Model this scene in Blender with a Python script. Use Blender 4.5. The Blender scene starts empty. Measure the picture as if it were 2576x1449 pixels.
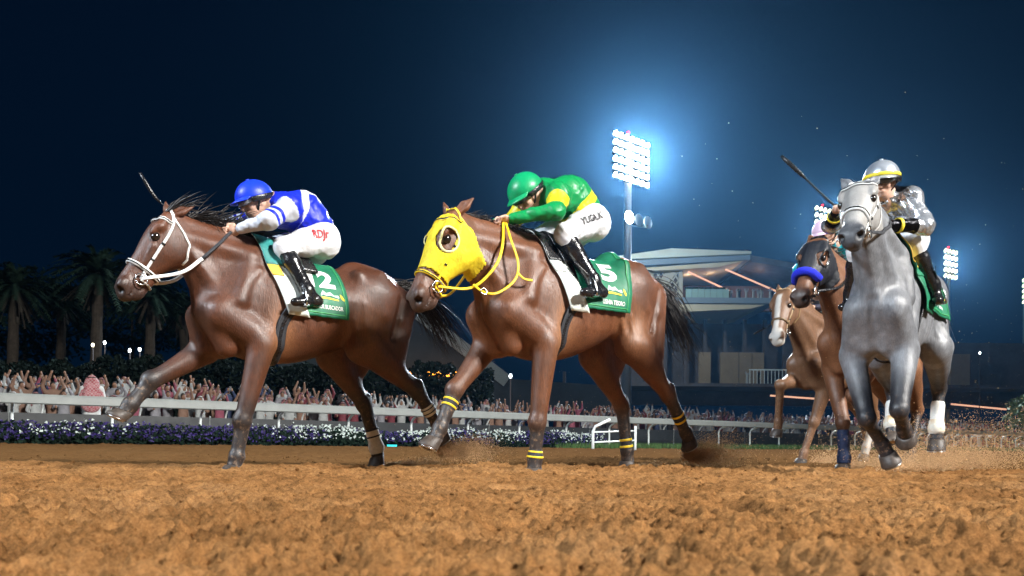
import bpy, bmesh, math, random
import numpy as np
from mathutils import Vector, Matrix

# ------------------------------------------------------------------ camera, sky, key light, exposure
SC = bpy.context.scene
COL = SC.collection
CAM_H = 0.175
cam_data = bpy.data.cameras.new('camera')
cam = bpy.data.objects.new('camera', cam_data)
COL.objects.link(cam)
SC.camera = cam
cam_data.sensor_width = 36.0
cam_data.lens = 1900.0 / 2576.0 * 36.0
cam_data.shift_y = 399.5 / 2576.0
cam_data.clip_start = 0.05
cam_data.clip_end = 3000.0
cam_data.dof.use_dof = True
cam_data.dof.focus_distance = 5.2
cam_data.dof.aperture_fstop = 6.3
_r = 0.007
cam.matrix_world = Matrix(((math.cos(_r), -math.sin(_r), 0, 0), (0, 0, -1, 0),
                           (math.sin(_r), math.cos(_r), 0, CAM_H), (0, 0, 0, 1)))

world = bpy.data.worlds.new('World')
SC.world = world
world.use_nodes = True
wn = world.node_tree.nodes
wl = world.node_tree.links
wn.clear()
w_out = wn.new('ShaderNodeOutputWorld')
w_bg = wn.new('ShaderNodeBackground')
w_tc = wn.new('ShaderNodeTexCoord')
w_sep = wn.new('ShaderNodeSeparateXYZ')
w_ramp = wn.new('ShaderNodeValToRGB')
w_ramp.color_ramp.elements[0].position = 0.0
w_ramp.color_ramp.elements[0].color = (0.0005, 0.0055, 0.0165, 1)
w_ramp.color_ramp.elements[1].position = 0.60
w_ramp.color_ramp.elements[1].color = (0.0003, 0.0034, 0.0125, 1)
wl.new(w_tc.outputs['Generated'], w_sep.inputs[0])
wl.new(w_sep.outputs['Z'], w_ramp.inputs[0])
wl.new(w_ramp.outputs[0], w_bg.inputs[0])
w_bg.inputs[1].default_value = 1.0
wl.new(w_bg.outputs[0], w_out.inputs[0])

sun_data = bpy.data.lights.new('sun', 'SUN')
sun = bpy.data.objects.new('sun', sun_data)
COL.objects.link(sun)
sun_data.energy = 0.1
sun_data.angle = math.radians(6)
sun_data.color = (1.0, 0.97, 0.93)
_sd = Vector((0.50, 0.62, -0.62))      # direction the floodlight behind the photographer shines
sun.rotation_euler = _sd.to_track_quat('-Z', 'Y').to_euler()

SC.view_settings.view_transform = 'Standard'
SC.view_settings.look = 'None'
SC.view_settings.gamma = 1.0
SC.view_settings.exposure = 0.0
SC.cycles.use_denoising = True
SC.cycles.max_bounces = 6
SC.cycles.volume_bounces = 0
SC.cycles.sample_clamp_indirect = 4.0

# ------------------------------------------------------------------ helpers
rng = np.random.default_rng(7)
random.seed(7)

def V(*a): return np.array(a, dtype=float)
def nrm(v):
    v = np.asarray(v, float)
    return v / (np.linalg.norm(v, axis=-1, keepdims=True) + 1e-12)
def sstep(x, a, b):
    t = np.clip((x - a) / (b - a), 0, 1)
    return t * t * (3 - 2 * t)

def tag(o, label=None, cat=None, group=None, kind=None):
    if label: o['label'] = label
    if cat: o['category'] = cat
    if group: o['group'] = group
    if kind: o['kind'] = kind
    return o

def empty(name, loc=(0, 0, 0), rz=0.0, parent=None):
    o = bpy.data.objects.new(name, None)
    o.location = loc
    o.rotation_euler = (0, 0, rz)
    o.empty_display_size = 0.1
    COL.objects.link(o)
    if parent: o.parent = parent
    return o

def mesh_np(name, verts, quads=None, tris=None, smooth=True):
    verts = np.asarray(verts, np.float32)
    me = bpy.data.meshes.new(name)
    nq = 0 if quads is None else len(quads)
    nt = 0 if tris is None else len(tris)
    loops = []
    if nq: loops.append(np.asarray(quads, np.int32).ravel())
    if nt: loops.append(np.asarray(tris, np.int32).ravel())
    loops = np.concatenate(loops)
    starts = np.concatenate([np.arange(nq) * 4, nq * 4 + np.arange(nt) * 3]).astype(np.int32)
    totals = np.concatenate([np.full(nq, 4), np.full(nt, 3)]).astype(np.int32)
    me.vertices.add(len(verts)); me.vertices.foreach_set('co', verts.ravel())
    me.loops.add(len(loops)); me.loops.foreach_set('vertex_index', loops)
    me.polygons.add(nq + nt)
    me.polygons.foreach_set('loop_start', starts)
    me.polygons.foreach_set('loop_total', totals)
    if smooth: me.polygons.foreach_set('use_smooth', np.ones(nq + nt, bool))
    me.update(calc_edges=True)
    me.validate()
    return me

def link(name, me, mat=None, parent=None):
    o = bpy.data.objects.new(name, me)
    COL.objects.link(o)
    if mat is not None and not me.materials: me.materials.append(mat)
    if parent is not None: o.parent = parent
    return o

def attr(me, name, vals):
    a = me.attributes.new(name, 'FLOAT', 'POINT')
    a.data.foreach_set('value', np.asarray(vals, np.float32))

class MB:
    """collects boxes, tubes, rings; build() links them as one mesh object"""
    def __init__(s): s.v = []; s.f = []
    def add(s, vs, fs):
        b = len(s.v)
        s.v += [tuple(map(float, q)) for q in vs]
        s.f += [tuple(b + i for i in q) for q in fs]
        return s
    def box(s, lo, hi, M=None):
        x0, y0, z0 = lo; x1, y1, z1 = hi
        vs = [(x0, y0, z0), (x1, y0, z0), (x1, y1, z0), (x0, y1, z0), (x0, y0, z1), (x1, y0, z1), (x1, y1, z1), (x0, y1, z1)]
        if M is not None: vs = [tuple(M @ Vector(q)) for q in vs]
        return s.add(vs, [(0, 3, 2, 1), (4, 5, 6, 7), (0, 1, 5, 4), (1, 2, 6, 5), (2, 3, 7, 6), (3, 0, 4, 7)])
    def bar(s, p, q, w, t, up=(0, 0, 1)):
        p = V(*p); q = V(*q); d = nrm(q - p); up = V(*up)
        x = np.cross(d, up)
        if np.linalg.norm(x) < 1e-4: x = np.cross(d, V(0, 1, 0))
        x = nrm(x); y = nrm(np.cross(x, d))
        vs = [e + x * sx * w / 2 + y * sy * t / 2 for e in (p, q) for sx, sy in ((-1, -1), (1, -1), (1, 1), (-1, 1))]
        return s.add(vs, [(0, 1, 2, 3), (7, 6, 5, 4), (0, 4, 5, 1), (1, 5, 6, 2), (2, 6, 7, 3), (3, 7, 4, 0)])
    def tube(s, pts, rad, n=8):
        pts = np.asarray(pts, float)
        if np.isscalar(rad): rad = [rad] * len(pts)
        T = np.gradient(pts, axis=0); T = nrm(T)
        ref = V(0, 0, 1) if abs(T[0][2]) < .9 else V(1, 0, 0)
        vs = []; x = nrm(np.cross(T[0], ref))
        for i, p in enumerate(pts):
            x = nrm(x - T[i] * (x @ T[i])); y = np.cross(T[i], x)
            for j in range(n):
                a = 2 * math.pi * j / n
                vs.append(p + rad[i] * (math.cos(a) * x + math.sin(a) * y))
        fs = []
        m = len(pts)
        for i in range(m - 1):
            for j in range(n):
                k = (j + 1) % n
                fs.append((i * n + j, i * n + k, i * n + n + k, i * n + n + j))
        fs.append(tuple(reversed(range(n)))); fs.append(tuple((m - 1) * n + j for j in range(n)))
        return s.add(vs, fs)
    def build(s, name, mat, parent=None, smooth=False):
        me = bpy.data.meshes.new(name)
        me.from_pydata(s.v, [], s.f)
        if smooth: me.polygons.foreach_set('use_smooth', np.ones(len(me.polygons), bool))
        me.update()
        return link(name, me, mat, parent)

# ------------------------------------------------------------------ signed distance bodies
def hermite(x, X, Y):
    X = np.asarray(X, float); Y = np.asarray(Y, float)
    m = np.gradient(Y, X)
    i = np.clip(np.searchsorted(X, x) - 1, 0, len(X) - 2)
    h = X[i + 1] - X[i]; t = np.clip((x - X[i]) / h, 0, 1)
    return ((2 * t**3 - 3 * t**2 + 1) * Y[i] + (t**3 - 2 * t**2 + t) * h * m[i] + (-2 * t**3 + 3 * t**2) * Y[i + 1] + (t**3 - t**2) * h * m[i + 1])

class Field:
    def __init__(s): s.p = []
    def _add(s, f, lo, hi, k, op): s.p.append((f, np.asarray(lo, float), np.asarray(hi, float), k, op))
    def cone(s, a, b, ra, rb, k=.03, n=None, sq=1.0, op=1):
        a = V(*a); b = V(*b)
        w = (1 / sq - 1) if n is not None else 0
        n = nrm(V(*n)) if n is not None else V(0, 0, 0)
        B = b - a; B = B + n * (B @ n) * w; bb = B @ B + 1e-9
        def f(P):
            q = P - a.astype(P.dtype)
            if w: q = q + (q @ n.astype(P.dtype))[..., None] * n.astype(P.dtype) * w
            t = np.clip((q @ B.astype(P.dtype)) / bb, 0, 1)
            q = q - t[..., None] * B.astype(P.dtype)
            return (np.sqrt((q * q).sum(-1)) - (ra + (rb - ra) * t)) * ((1 + sq) / 2)
        r = max(ra, rb)
        s._add(f, np.minimum(a, b) - r, np.maximum(a, b) + r, k, op); return s
    def chain(s, pts, rs, k=.03, n=None, sq=1.0):
        for i in range(len(pts) - 1): s.cone(pts[i], pts[i + 1], rs[i], rs[i + 1], k, n, sq)
        return s
    def ell(s, c, r, k=.03, ax=None, op=1):
        c = V(*c); r = V(*r); R = np.eye(3) if ax is None else np.array([nrm(V(*x)) for x in ax])
        def f(P):
            q = (P - c.astype(P.dtype)) @ R.T.astype(P.dtype)
            q1 = q / r.astype(P.dtype); q2 = q1 / r.astype(P.dtype)
            k0 = np.sqrt((q1 * q1).sum(-1)); k1 = np.sqrt((q2 * q2).sum(-1)) + 1e-6
            return np.where(k0 < .05, -r.min(), k0 * (k0 - 1) / k1).astype(P.dtype)
        m = r.max()
        s._add(f, c - m, c + m, k, op); return s
    def loft(s, o, e1, e2, e3, S, k=.03, ex=2.2, taper=0.0):
        # S rows: position along e1, upper edge, lower edge (along e2), half width (along e3)
        o = V(*o); A = np.array([e1, e2, e3], float); S = np.array(S, float); S = S[np.argsort(S[:, 0])]
        def f(P):
            q = (P - o.astype(P.dtype)) @ A.T.astype(P.dtype)
            x = np.clip(q[..., 0], S[0, 0], S[-1, 0])
            up = hermite(x, S[:, 0], S[:, 1]); dn = hermite(x, S[:, 0], S[:, 2]); w = np.maximum(hermite(x, S[:, 0], S[:, 3]), .005)
            c = (up + dn) / 2; h = np.maximum((up - dn) / 2, .005)
            z = (q[..., 1] - c) / h
            if taper: w = w * (1 - taper * np.clip(z, 0, 1)**2)
            g = (np.abs(z)**ex + np.abs(q[..., 2] / w)**ex + 1e-9)**(1 / ex)
            d = (g - 1) * np.minimum(h, w)
            e = np.maximum(S[0, 0] - q[..., 0], q[..., 0] - S[-1, 0])
            return np.where(e > 0, np.sqrt(np.maximum(d, 0)**2 + e**2), d).astype(P.dtype)
        cor = []
        for row in S:
            for z in (row[1], row[2]):
                for w in (-row[3], row[3]): cor.append(o + row[0] * A[0] + z * A[1] + w * A[2])
        cor = np.array(cor)
        s._add(f, cor.min(0), cor.max(0), k, 1); return s
    @staticmethod
    def _mix(D, d, k, op):
        if op < 0:
            h = np.clip(.5 - .5 * (D + d) / k, 0, 1)
            return D * (1 - h) - d * h + k * h * (1 - h)
        h = np.clip(.5 + .5 * (d - D) / k, 0, 1)
        return d * (1 - h) + D * h - k * h * (1 - h)
    def __call__(s, P):
        P = np.asarray(P, np.float64)
        D = np.full(P.shape[:-1], 1.0)
        R = P.reshape(-1, 3); pl = R.min(0) - .16; ph = R.max(0) + .16
        for f, lo, hi, k, op in s.p:
            if (lo < ph).all() and (hi > pl).all(): D = s._mix(D, f(P), k, op)
        return D
    def grad(s, P, e=.004):
        P = np.asarray(P, float); G = np.zeros_like(P)
        for i in range(3):
            d = np.zeros(3); d[i] = e
            G[..., i] = s(P + d) - s(P - d)
        return nrm(G)
    def wrap(s, P, off=.01, it=8):
        P = np.array(P, float)
        for _ in range(it):
            d = s(P) - off
            P = P - np.clip(d, -.06, .06)[..., None] * s.grad(P) * .8
        return P, s.grad(P)
    def mesh(s, name, h=.01, noise=None, smooth=1):
        lo = np.min([p[1] for p in s.p if p[4] > 0], 0) - 3 * h - .02; hi = np.max([p[2] for p in s.p if p[4] > 0], 0) + 3 * h + .02
        N = np.ceil((hi - lo) / h).astype(int) + 1
        ax = [(lo[i] + h * np.arange(N[i])).astype(np.float32) for i in range(3)]
        D = np.full(N, .5, np.float32)
        for f, l, u, k, op in s.p:
            pad = k + 2 * h + .01
            i0 = np.maximum(np.floor((l - pad - lo) / h).astype(int), 0); i1 = np.minimum(np.ceil((u + pad - lo) / h).astype(int) + 1, N)
            if (i1 <= i0).any(): continue
            sl = tuple(slice(a, b) for a, b in zip(i0, i1))
            G = np.stack(np.meshgrid(ax[0][sl[0]], ax[1][sl[1]], ax[2][sl[2]], indexing='ij'), -1)
            D[sl] = s._mix(D[sl], f(G).astype(np.float32), k, op)
        return surface_nets(name, D, lo, h, smooth)

def surface_nets(name, D, lo, h, smooth=1):
    I = D < 0
    c = np.zeros(np.array(D.shape) - 1, np.uint8)
    off = [(i, j, k) for i in (0, 1) for j in (0, 1) for k in (0, 1)]
    n = c.shape
    for i, j, k in off: c += I[i:i + n[0], j:j + n[1], k:k + n[2]]
    act = np.argwhere((c > 0) & (c < 8))
    idx = np.full(n, -1, np.int32); idx[tuple(act.T)] = np.arange(len(act))
    val = np.stack([D[act[:, 0] + i, act[:, 1] + j, act[:, 2] + k] for i, j, k in off], 1)
    offa = np.array(off, float)
    acc = np.zeros((len(act), 3)); cnt = np.zeros(len(act))
    for a in range(8):
        for b in range(a + 1, 8):
            if np.abs(offa[a] - offa[b]).sum() != 1: continue
            da, db = val[:, a], val[:, b]
            m = (da < 0) != (db < 0)
            t = np.where(m, da / np.where(m, da - db, 1), 0)
            acc += np.where(m[:, None], offa[a] + t[:, None] * (offa[b] - offa[a]), 0); cnt += m
    vs = lo + h * (act + acc / cnt[:, None])
    Q = []
    for d in range(3):
        e = [1, 1, 1]; e[d] = 0
        s0 = [slice(1, -1)] * 3; s1 = [slice(1, -1)] * 3
        s0[d] = slice(0, -1); s1[d] = slice(1, None)
        A = I[tuple(s0)]; B = I[tuple(s1)]
        x = np.argwhere(A != B)
        base = x.copy()
        for q in range(3):
            if q != d: base[:, q] += 1
        u, w = [q for q in range(3) if q != d]
        if d == 1: u, w = w, u
        def g(du, dw):
            y = base.copy(); y[:, u] += du; y[:, w] += dw
            return idx[tuple(y.T)]
        q4 = np.stack([g(-1, -1), g(0, -1), g(0, 0), g(-1, 0)], 1)
        flip = ~A[tuple(x.T)]
        q4[flip] = q4[flip][:, ::-1]
        Q.append(q4)
    Q = np.concatenate(Q)
    Q = Q[(Q >= 0).all(1)]
    for _ in range(smooth):
        e0 = Q.ravel(); e1 = np.roll(Q, -1, 1).ravel()
        deg = np.bincount(e0, minlength=len(vs)) + np.bincount(e1, minlength=len(vs))
        nv = np.stack([np.bincount(e0, vs[e1, i], len(vs)) + np.bincount(e1, vs[e0, i], len(vs)) for i in range(3)], 1)
        vs = .5 * vs + .5 * nv / np.maximum(deg, 1)[:, None]
    return mesh_np(name, vs, Q), vs

def seg_param(P, pts):
    """nearest point on a polyline: distance and running index"""
    P = np.asarray(P, float)
    best = np.full(len(P), 9.0); par = np.zeros(len(P))
    for i in range(len(pts) - 1):
        a = V(*pts[i]); B = V(*pts[i + 1]) - a
        t = np.clip(((P - a) @ B) / (B @ B + 1e-9), 0, 1)
        d = np.linalg.norm(P - a - t[:, None] * B, axis=1)
        m = d < best
        best[m] = d[m]; par[m] = i + t[m]
    return best, par

def spline(pts, n=24):
    pts = np.asarray(pts, float)
    t = np.linspace(0, len(pts) - 1, n)
    return np.stack([hermite(t, np.arange(len(pts)), pts[:, i]) for i in range(pts.shape[1])], 1)

def ribbon(name, pts, nor, width, th, mat, parent, closed=False):
    pts = np.asarray(pts, float); nor = nrm(nor)
    n = len(pts)
    T = np.roll(pts, -1, 0) - np.roll(pts, 1, 0) if closed else np.gradient(pts, axis=0)
    T = nrm(T); B = nrm(np.cross(T, nor)); N = nrm(np.cross(B, T))
    if np.isscalar(width): width = np.full(n, width)
    vs = []
    for sx, sy in ((-1, 0), (-.8, 1), (.8, 1), (1, 0)):
        vs.append(pts + B * (np.asarray(width) * sx / 2)[:, None] + N * sy * th)
    vs = np.stack(vs, 1).reshape(-1, 3)
    q = []
    m = n if closed else n - 1
    for i in range(m):
        a = i * 4; b = ((i + 1) % n) * 4
        for j in range(4):
            k = (j + 1) % 4
            q.append((a + j, a + k, b + k, b + j))
    if not closed: q += [(3, 2, 1, 0), ((n - 1) * 4, (n - 1) * 4 + 1, (n - 1) * 4 + 2, (n - 1) * 4 + 3)]
    return link(name, mesh_np(name, vs, q, smooth=False), mat, parent)

# ------------------------------------------------------------------ materials
def new_mat(name):
    m = bpy.data.materials.new(name); m.use_nodes = True
    nt = m.node_tree
    b = nt.nodes['Principled BSDF']
    return m, nt, nt.nodes, nt.links, b

def node(nt, t, **kw):
    n = nt.nodes.new(t)
    for k, v in kw.items():
        if k.startswith('i_'):
            key = k[2:]
            n.inputs[int(key) if key.isdigit() else key.replace('_', ' ')].default_value = v
        else: setattr(n, k, v)
    return n

def ramp(nt, src, stops, interp='LINEAR'):
    r = nt.nodes.new('ShaderNodeValToRGB'); r.color_ramp.interpolation = interp
    e = r.color_ramp.elements
    while len(e) < len(stops): e.new(.5)
    for i, (p, c) in enumerate(stops):
        e[i].position = p; e[i].color = (c[0], c[1], c[2], 1) if not np.isscalar(c) else (c, c, c, 1)
    nt.links.new(src, r.inputs[0])
    return r.outputs[0]

def mix(nt, f, a, b, mode='MIX'):
    n = nt.nodes.new('ShaderNodeMix'); n.data_type = 'RGBA'; n.blend_type = mode
    for s, v in ((0, f), (6, a), (7, b)):
        if hasattr(v, 'is_linked'): nt.links.new(v, n.inputs[s])
        elif np.isscalar(v): n.inputs[s].default_value = v
        else: n.inputs[s].default_value = (*v[:3], 1)
    return n.outputs[2]

def math_n(nt, op, a, b=None):
    n = nt.nodes.new('ShaderNodeMath'); n.operation = op
    for i, v in enumerate((a, b)):
        if v is None: continue
        if hasattr(v, 'is_linked'): nt.links.new(v, n.inputs[i])
        else: n.inputs[i].default_value = v
    return n.outputs[0]

def noise(nt, scale, detail=4, rough=.6, vec=None, dist=0.0):
    n = node(nt, 'ShaderNodeTexNoise', i_Scale=scale, i_Detail=detail, i_Roughness=rough, i_Distortion=dist)
    if vec is not None: nt.links.new(vec, n.inputs['Vector'])
    return n.outputs[0]

def objco(nt, scale=None):
    c = node(nt, 'ShaderNodeTexCoord').outputs['Object']
    if scale is None: return c
    mp = node(nt, 'ShaderNodeMapping'); mp.inputs['Scale'].default_value = scale
    nt.links.new(c, mp.inputs[0]); return mp.outputs[0]

def bump(nt, b, h, strength=.3, dist=.01):
    n = node(nt, 'ShaderNodeBump', i_Strength=strength, i_Distance=dist)
    nt.links.new(h, n.inputs['Height']); nt.links.new(n.outputs[0], b.inputs['Normal'])

_MC = {}
def mat(name, col, rough=.5, metal=0.0, var=.18, nscale=12.0, bmp=0.0, bscale=60.0, spec=.5, coat=0.0):
    if name in _MC: return _MC[name]
    m, nt, N, L, b = new_mat(name)
    v = objco(nt)
    lo = tuple(c * (1 - var) for c in col); hi = tuple(min(1, c * (1 + var)) for c in col)
    L.new(ramp(nt, noise(nt, nscale, 5, .65, v), [(.3, lo), (.7, hi)]), b.inputs['Base Color'])
    r = ramp(nt, noise(nt, nscale * 2.3, 3, .6, v), [(.3, max(0, rough - .1)), (.7, min(1, rough + .1))])
    L.new(r, b.inputs['Roughness'])
    b.inputs['Metallic'].default_value = metal
    b.inputs['Specular IOR Level'].default_value = spec
    b.inputs['Coat Weight'].default_value = coat
    if bmp: bump(nt, b, noise(nt, bscale, 4, .6, v), bmp, .01)
    _MC[name] = m
    return m

def emit(name, col, strength):
    if name in _MC: return _MC[name]
    m, nt, N, L, b = new_mat(name)
    b.inputs['Base Color'].default_value = (*col, 1)
    b.inputs['Emission Color'].default_value = (*col, 1)
    b.inputs['Emission Strength'].default_value = strength
    _MC[name] = m
    return m

# ------------------------------------------------------------------ track and ground
def vnoise(x, y, seed):
    xi = np.floor(x).astype(np.int64); yi = np.floor(y).astype(np.int64)
    fx = x - xi; fy = y - yi
    fx = fx * fx * (3 - 2 * fx); fy = fy * fy * (3 - 2 * fy)
    def hsh(a, b):
        n = (a * 374761393 + b * 668265263 + seed * 974711) & 0x7fffffff
        n = ((n ^ (n >> 13)) * 1274126177) & 0x7fffffff
        return ((n ^ (n >> 16)) & 0xffff) / 65535.0
    return ((hsh(xi, yi) * (1 - fx) + hsh(xi + 1, yi) * fx) * (1 - fy) + (hsh(xi, yi + 1) * (1 - fx) + hsh(xi + 1, yi + 1) * fx) * fy)

RA = V(-11.5, 17.0); RD = nrm(V(.817, .577)); RN = V(-RD[1], RD[0])        # rail line: a point, its direction, the side away from the track
def rail_pt(t, d=0.0, z=0.0):
    p = RA + RD * t + RN * d
    return V(p[0], p[1], z)
def bank(x, y):
    d = (x - RA[0]) * RN[0] + (y - RA[1]) * RN[1]          # 0 at the rail, negative on the track
    return .15 * sstep(d, -12.5, -1.0)
def sand_z(x, y):
    # churned sand: soft undulation, clods and crumbs; rotated octaves avoid a grid
    z = .018 * (vnoise(x * .9 + 3, y * .9, 1) - .5) + .018 * (vnoise(x * 2.3 + y * .4, y * 2.6 - x * .3, 2) - .5)
    c = 0
    for i, (s, a) in enumerate(((5.0, .016), (11, .024), (23, .027), (46, .022), (92, .016), (160, .009))):
        th = .6 + i * 1.1
        u = (x * math.cos(th) + y * math.sin(th)) * s; v = (-x * math.sin(th) + y * math.cos(th)) * s * 1.0
        n = vnoise(u, v, 10 + i)
        c = c + a * (.65 * (1 - np.abs(2 * n - 1) - .5) + .9 * (vnoise(u * .8 + 31, v * .8, 50 + i) - .5))
    patch = .55 + .7 * vnoise(x * .55, y * .7 + 9, 5)
    z = z + c * patch
    # hoof marks
    hm = vnoise(x * 3.1 + 17, y * 3.1, 31)
    z = z - .055 * sstep(hm, .74, .92)
    # low ridge thrown up where the field has already gone by
    yy = y + .10 * x * .3 + .25 * (vnoise(x * .8, x * 0 + 3, 41) - .5)
    z = z + .018 * np.exp(-((yy - 5.75) / .22)**2) - .030 * np.exp(-((yy - 6.5) / .45)**2)
    return z

m, nt, N, L, b = new_mat('track_sand')
co = node(nt, 'ShaderNodeNewGeometry').outputs['Position']
n1 = noise(nt, 1.3, 5, .6, co); n2 = noise(nt, 38, 6, .75, co); n3 = noise(nt, 240, 4, .8, co)
base = ramp(nt, n1, [(.3, (.225, .105, .038)), (.5, (.30, .146, .054)), (.72, (.33, .176, .076))])
base = mix(nt, .75, base, ramp(nt, n2, [(.32, .22), (.47, .85), (.70, 1.35)]), 'MULTIPLY')
base = mix(nt, .6, base, ramp(nt, n3, [(.34, .35), (.66, 1.5)]), 'MULTIPLY')
base = mix(nt, .8, base, ramp(nt, noise(nt, 7, 5, .7, co), [(.36, .55), (.52, 1.0), (.7, 1.25)]), 'MULTIPLY')
# the sand colour turns darker brown beyond the ridge, with a noisy edge
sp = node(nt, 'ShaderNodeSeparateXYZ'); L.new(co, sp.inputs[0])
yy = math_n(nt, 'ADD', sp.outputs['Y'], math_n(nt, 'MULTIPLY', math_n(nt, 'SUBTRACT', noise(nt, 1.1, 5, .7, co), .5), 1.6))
far_strip = ramp(nt, math_n(nt, 'DIVIDE', yy, 10.0), [(.58, 0.0), (.66, 1.0)])
base = mix(nt, math_n(nt, 'MULTIPLY', far_strip, .80), base, (.095, .050, .020))
L.new(base, b.inputs['Base Color'])
b.inputs['Roughness'].default_value = 1.0; b.inputs['Specular IOR Level'].default_value = .0
bump(nt, b, math_n(nt, 'ADD', math_n(nt, 'MULTIPLY', n2, 1.0), math_n(nt, 'MULTIPLY', n3, .45)), .9, .014)
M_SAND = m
NA, NR = 450, 720
an = np.radians(np.linspace(-37, 37, NA)); rr = np.concatenate([np.geomspace(.6, 12.5, NR - 60), np.geomspace(12.5, 46, 61)[1:]])
AN, RR = np.meshgrid(an, rr, indexing='xy')
gx = RR * np.sin(AN); gy = RR * np.cos(AN)
gz = bank(gx, gy) + sand_z(gx, gy) * np.clip(1.4 - RR / 40, .35, 1)
vs = np.stack([gx, gy, gz], -1).reshape(-1, 3)
ii = (np.arange(NR - 1)[:, None] * NA + np.arange(NA - 1)[None]).ravel()
q = np.stack([ii, ii + 1, ii + NA + 1, ii + NA], 1)
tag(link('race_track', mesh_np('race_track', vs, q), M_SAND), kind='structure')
# loose clods lying on the surface
ico = np.array([(0, 1, 1.618), (0, -1, 1.618), (0, 1, -1.618), (0, -1, -1.618), (1, 1.618, 0), (-1, 1.618, 0), (1, -1.618, 0), (-1, -1.618, 0), (1.618, 0, 1), (-1.618, 0, 1), (1.618, 0, -1), (-1.618, 0, -1)]) / 1.9
icf = np.array([(0, 1, 8), (0, 8, 4), (0, 4, 5), (0, 5, 9), (0, 9, 1), (1, 9, 7), (1, 7, 6), (1, 6, 8), (8, 6, 10), (8, 10, 4), (4, 10, 2), (4, 2, 5), (5, 2, 11), (5, 11, 9), (9, 11, 7), (3, 7, 11), (3, 11, 2), (3, 2, 10), (3, 10, 6), (3, 6, 7)])
n = 4200
cr = 1.0 * (11 / 1.0)**(rng.random(n)**.8); ca = np.radians(rng.uniform(-37, 37, n))
cx, cy = cr * np.sin(ca), cr * np.cos(ca)
cs = rng.lognormal(-5.0, .45, n) * (.75 + cr * .10)
cs = np.clip(cs * (.45 + .055 * cr), .0022, .014)
cz = bank(cx, cy) + sand_z(cx, cy) * np.clip(1.4 - cr / 40, .35, 1) + cs * .25
vv = ico[None] * (1 + rng.normal(0, .22, (n, 12, 1))) * (cs[:, None] * rng.uniform(.6, 1.2, (n, 3)))[:, None] + np.stack([cx, cy, cz], -1)[:, None]
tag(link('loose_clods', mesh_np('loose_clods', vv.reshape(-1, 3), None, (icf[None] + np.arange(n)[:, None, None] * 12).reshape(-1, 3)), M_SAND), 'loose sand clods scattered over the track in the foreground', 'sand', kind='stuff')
# flat continuation of the same ground to the horizon
gx = np.concatenate([-np.geomspace(1200, .5, 40), np.geomspace(.5, 1200, 40)])
X, Y = np.meshgrid(gx, np.concatenate([-np.geomspace(300, .4, 24), np.geomspace(.4, 1500, 60)]), indexing='xy')
Z = bank(X, Y) - .07
k = X.shape[1]; ii = (np.arange(X.shape[0] - 1)[:, None] * k + np.arange(k - 1)[None]).ravel()
M_EARTH = mat('earth', (.09, .065, .04), 1.0, spec=0.0, var=.4, nscale=.4, bmp=.3, bscale=8)
tag(link('ground', mesh_np('ground', np.stack([X, Y, Z], -1).reshape(-1, 3), np.stack([ii, ii + 1, ii + k + 1, ii + k], 1)), M_EARTH), kind='structure')

# ------------------------------------------------------------------ running rails
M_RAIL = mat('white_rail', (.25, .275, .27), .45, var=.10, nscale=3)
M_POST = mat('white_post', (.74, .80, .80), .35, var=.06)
M_PANEL = mat('dark_board', (.016, .020, .024), .5, var=.3, nscale=2)
def make_rail(d, ztop, t0, t1, step, hgt, dep, label, base_z, reach=.5, post_r=.028):
    root = empty('running_rail', tuple(rail_pt(t0, d, 0)))
    o = rail_pt(t0, d, 0)
    tag(root, label, 'rail', 'running rails')
    prof = [(-dep / 2, -hgt / 2 * .8), (-dep / 2, hgt / 2 * .5), (-dep / 4, hgt / 2 * .95), (dep / 4, hgt / 2 * .95), (dep / 2, hgt / 2 * .5), (dep / 2, -hgt / 2 * .8), (dep / 4, -hgt / 2), (-dep / 4, -hgt / 2)]
    t = t0
    while t < t1:                                            # rail covers butt end to end
        t2 = min(t + step * 3, t1)
        vs_ = [rail_pt(tt, d + a, ztop - hgt / 2 + b_) - o for tt in (t + .004, t2 - .004) for a, b_ in prof]
        fs = [(j, (j + 1) % 8, 8 + (j + 1) % 8, 8 + j) for j in range(8)] + [tuple(range(7, -1, -1)), tuple(range(8, 16))]
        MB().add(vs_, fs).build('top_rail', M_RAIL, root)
        t = t2
    # gooseneck posts lean out over the track
    pts = [V(0, 0, base_z - .1), V(0, 0, base_z + .42 * (ztop - base_z)), V(0, 0, base_z + .60 * (ztop - base_z)), V(-RN[0] * reach * .25, -RN[1] * reach * .25, base_z + .74 * (ztop - base_z)), V(-RN[0] * reach, -RN[1] * reach, ztop - hgt * .8)]
    mb = MB().tube(spline(pts, 14), post_r, 8)
    p0 = None
    tt = t0 + step * .5
    while tt < t1:
        loc = rail_pt(tt, d + reach, 0) - o
        if p0 is None:
            p0 = mb.build('post', M_POST, root, True); p0.location = loc
        else:
            c = p0.copy(); COL.objects.link(c); c.parent = root; c.location = loc
        tt += step
    return root
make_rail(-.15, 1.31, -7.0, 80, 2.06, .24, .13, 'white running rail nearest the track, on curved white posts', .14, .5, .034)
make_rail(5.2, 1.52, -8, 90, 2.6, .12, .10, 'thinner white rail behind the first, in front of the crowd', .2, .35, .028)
# low dark boards between the rails
bd = empty('board_fence', tuple(rail_pt(-7, 2.2, 0)))
tag(bd, 'low black panel fence between the two white rails', 'fence')
o = rail_pt(-7, 2.2, 0)
for i in range(22):
    a = rail_pt(-7 + i * 2.4 + .012, 2.2, 0) - o; c = rail_pt(-7 + i * 2.4 + 2.388, 2.2, 0) - o
    MB().bar((a[0], a[1], .52), (c[0], c[1], .52), .05, .86).build('panel', M_PANEL, bd)
    MB().bar((a[0], a[1], .09), (a[0], a[1], 1.0), .03, .03).build('panel_edge', M_RAIL, bd) if i % 2 else None
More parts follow.
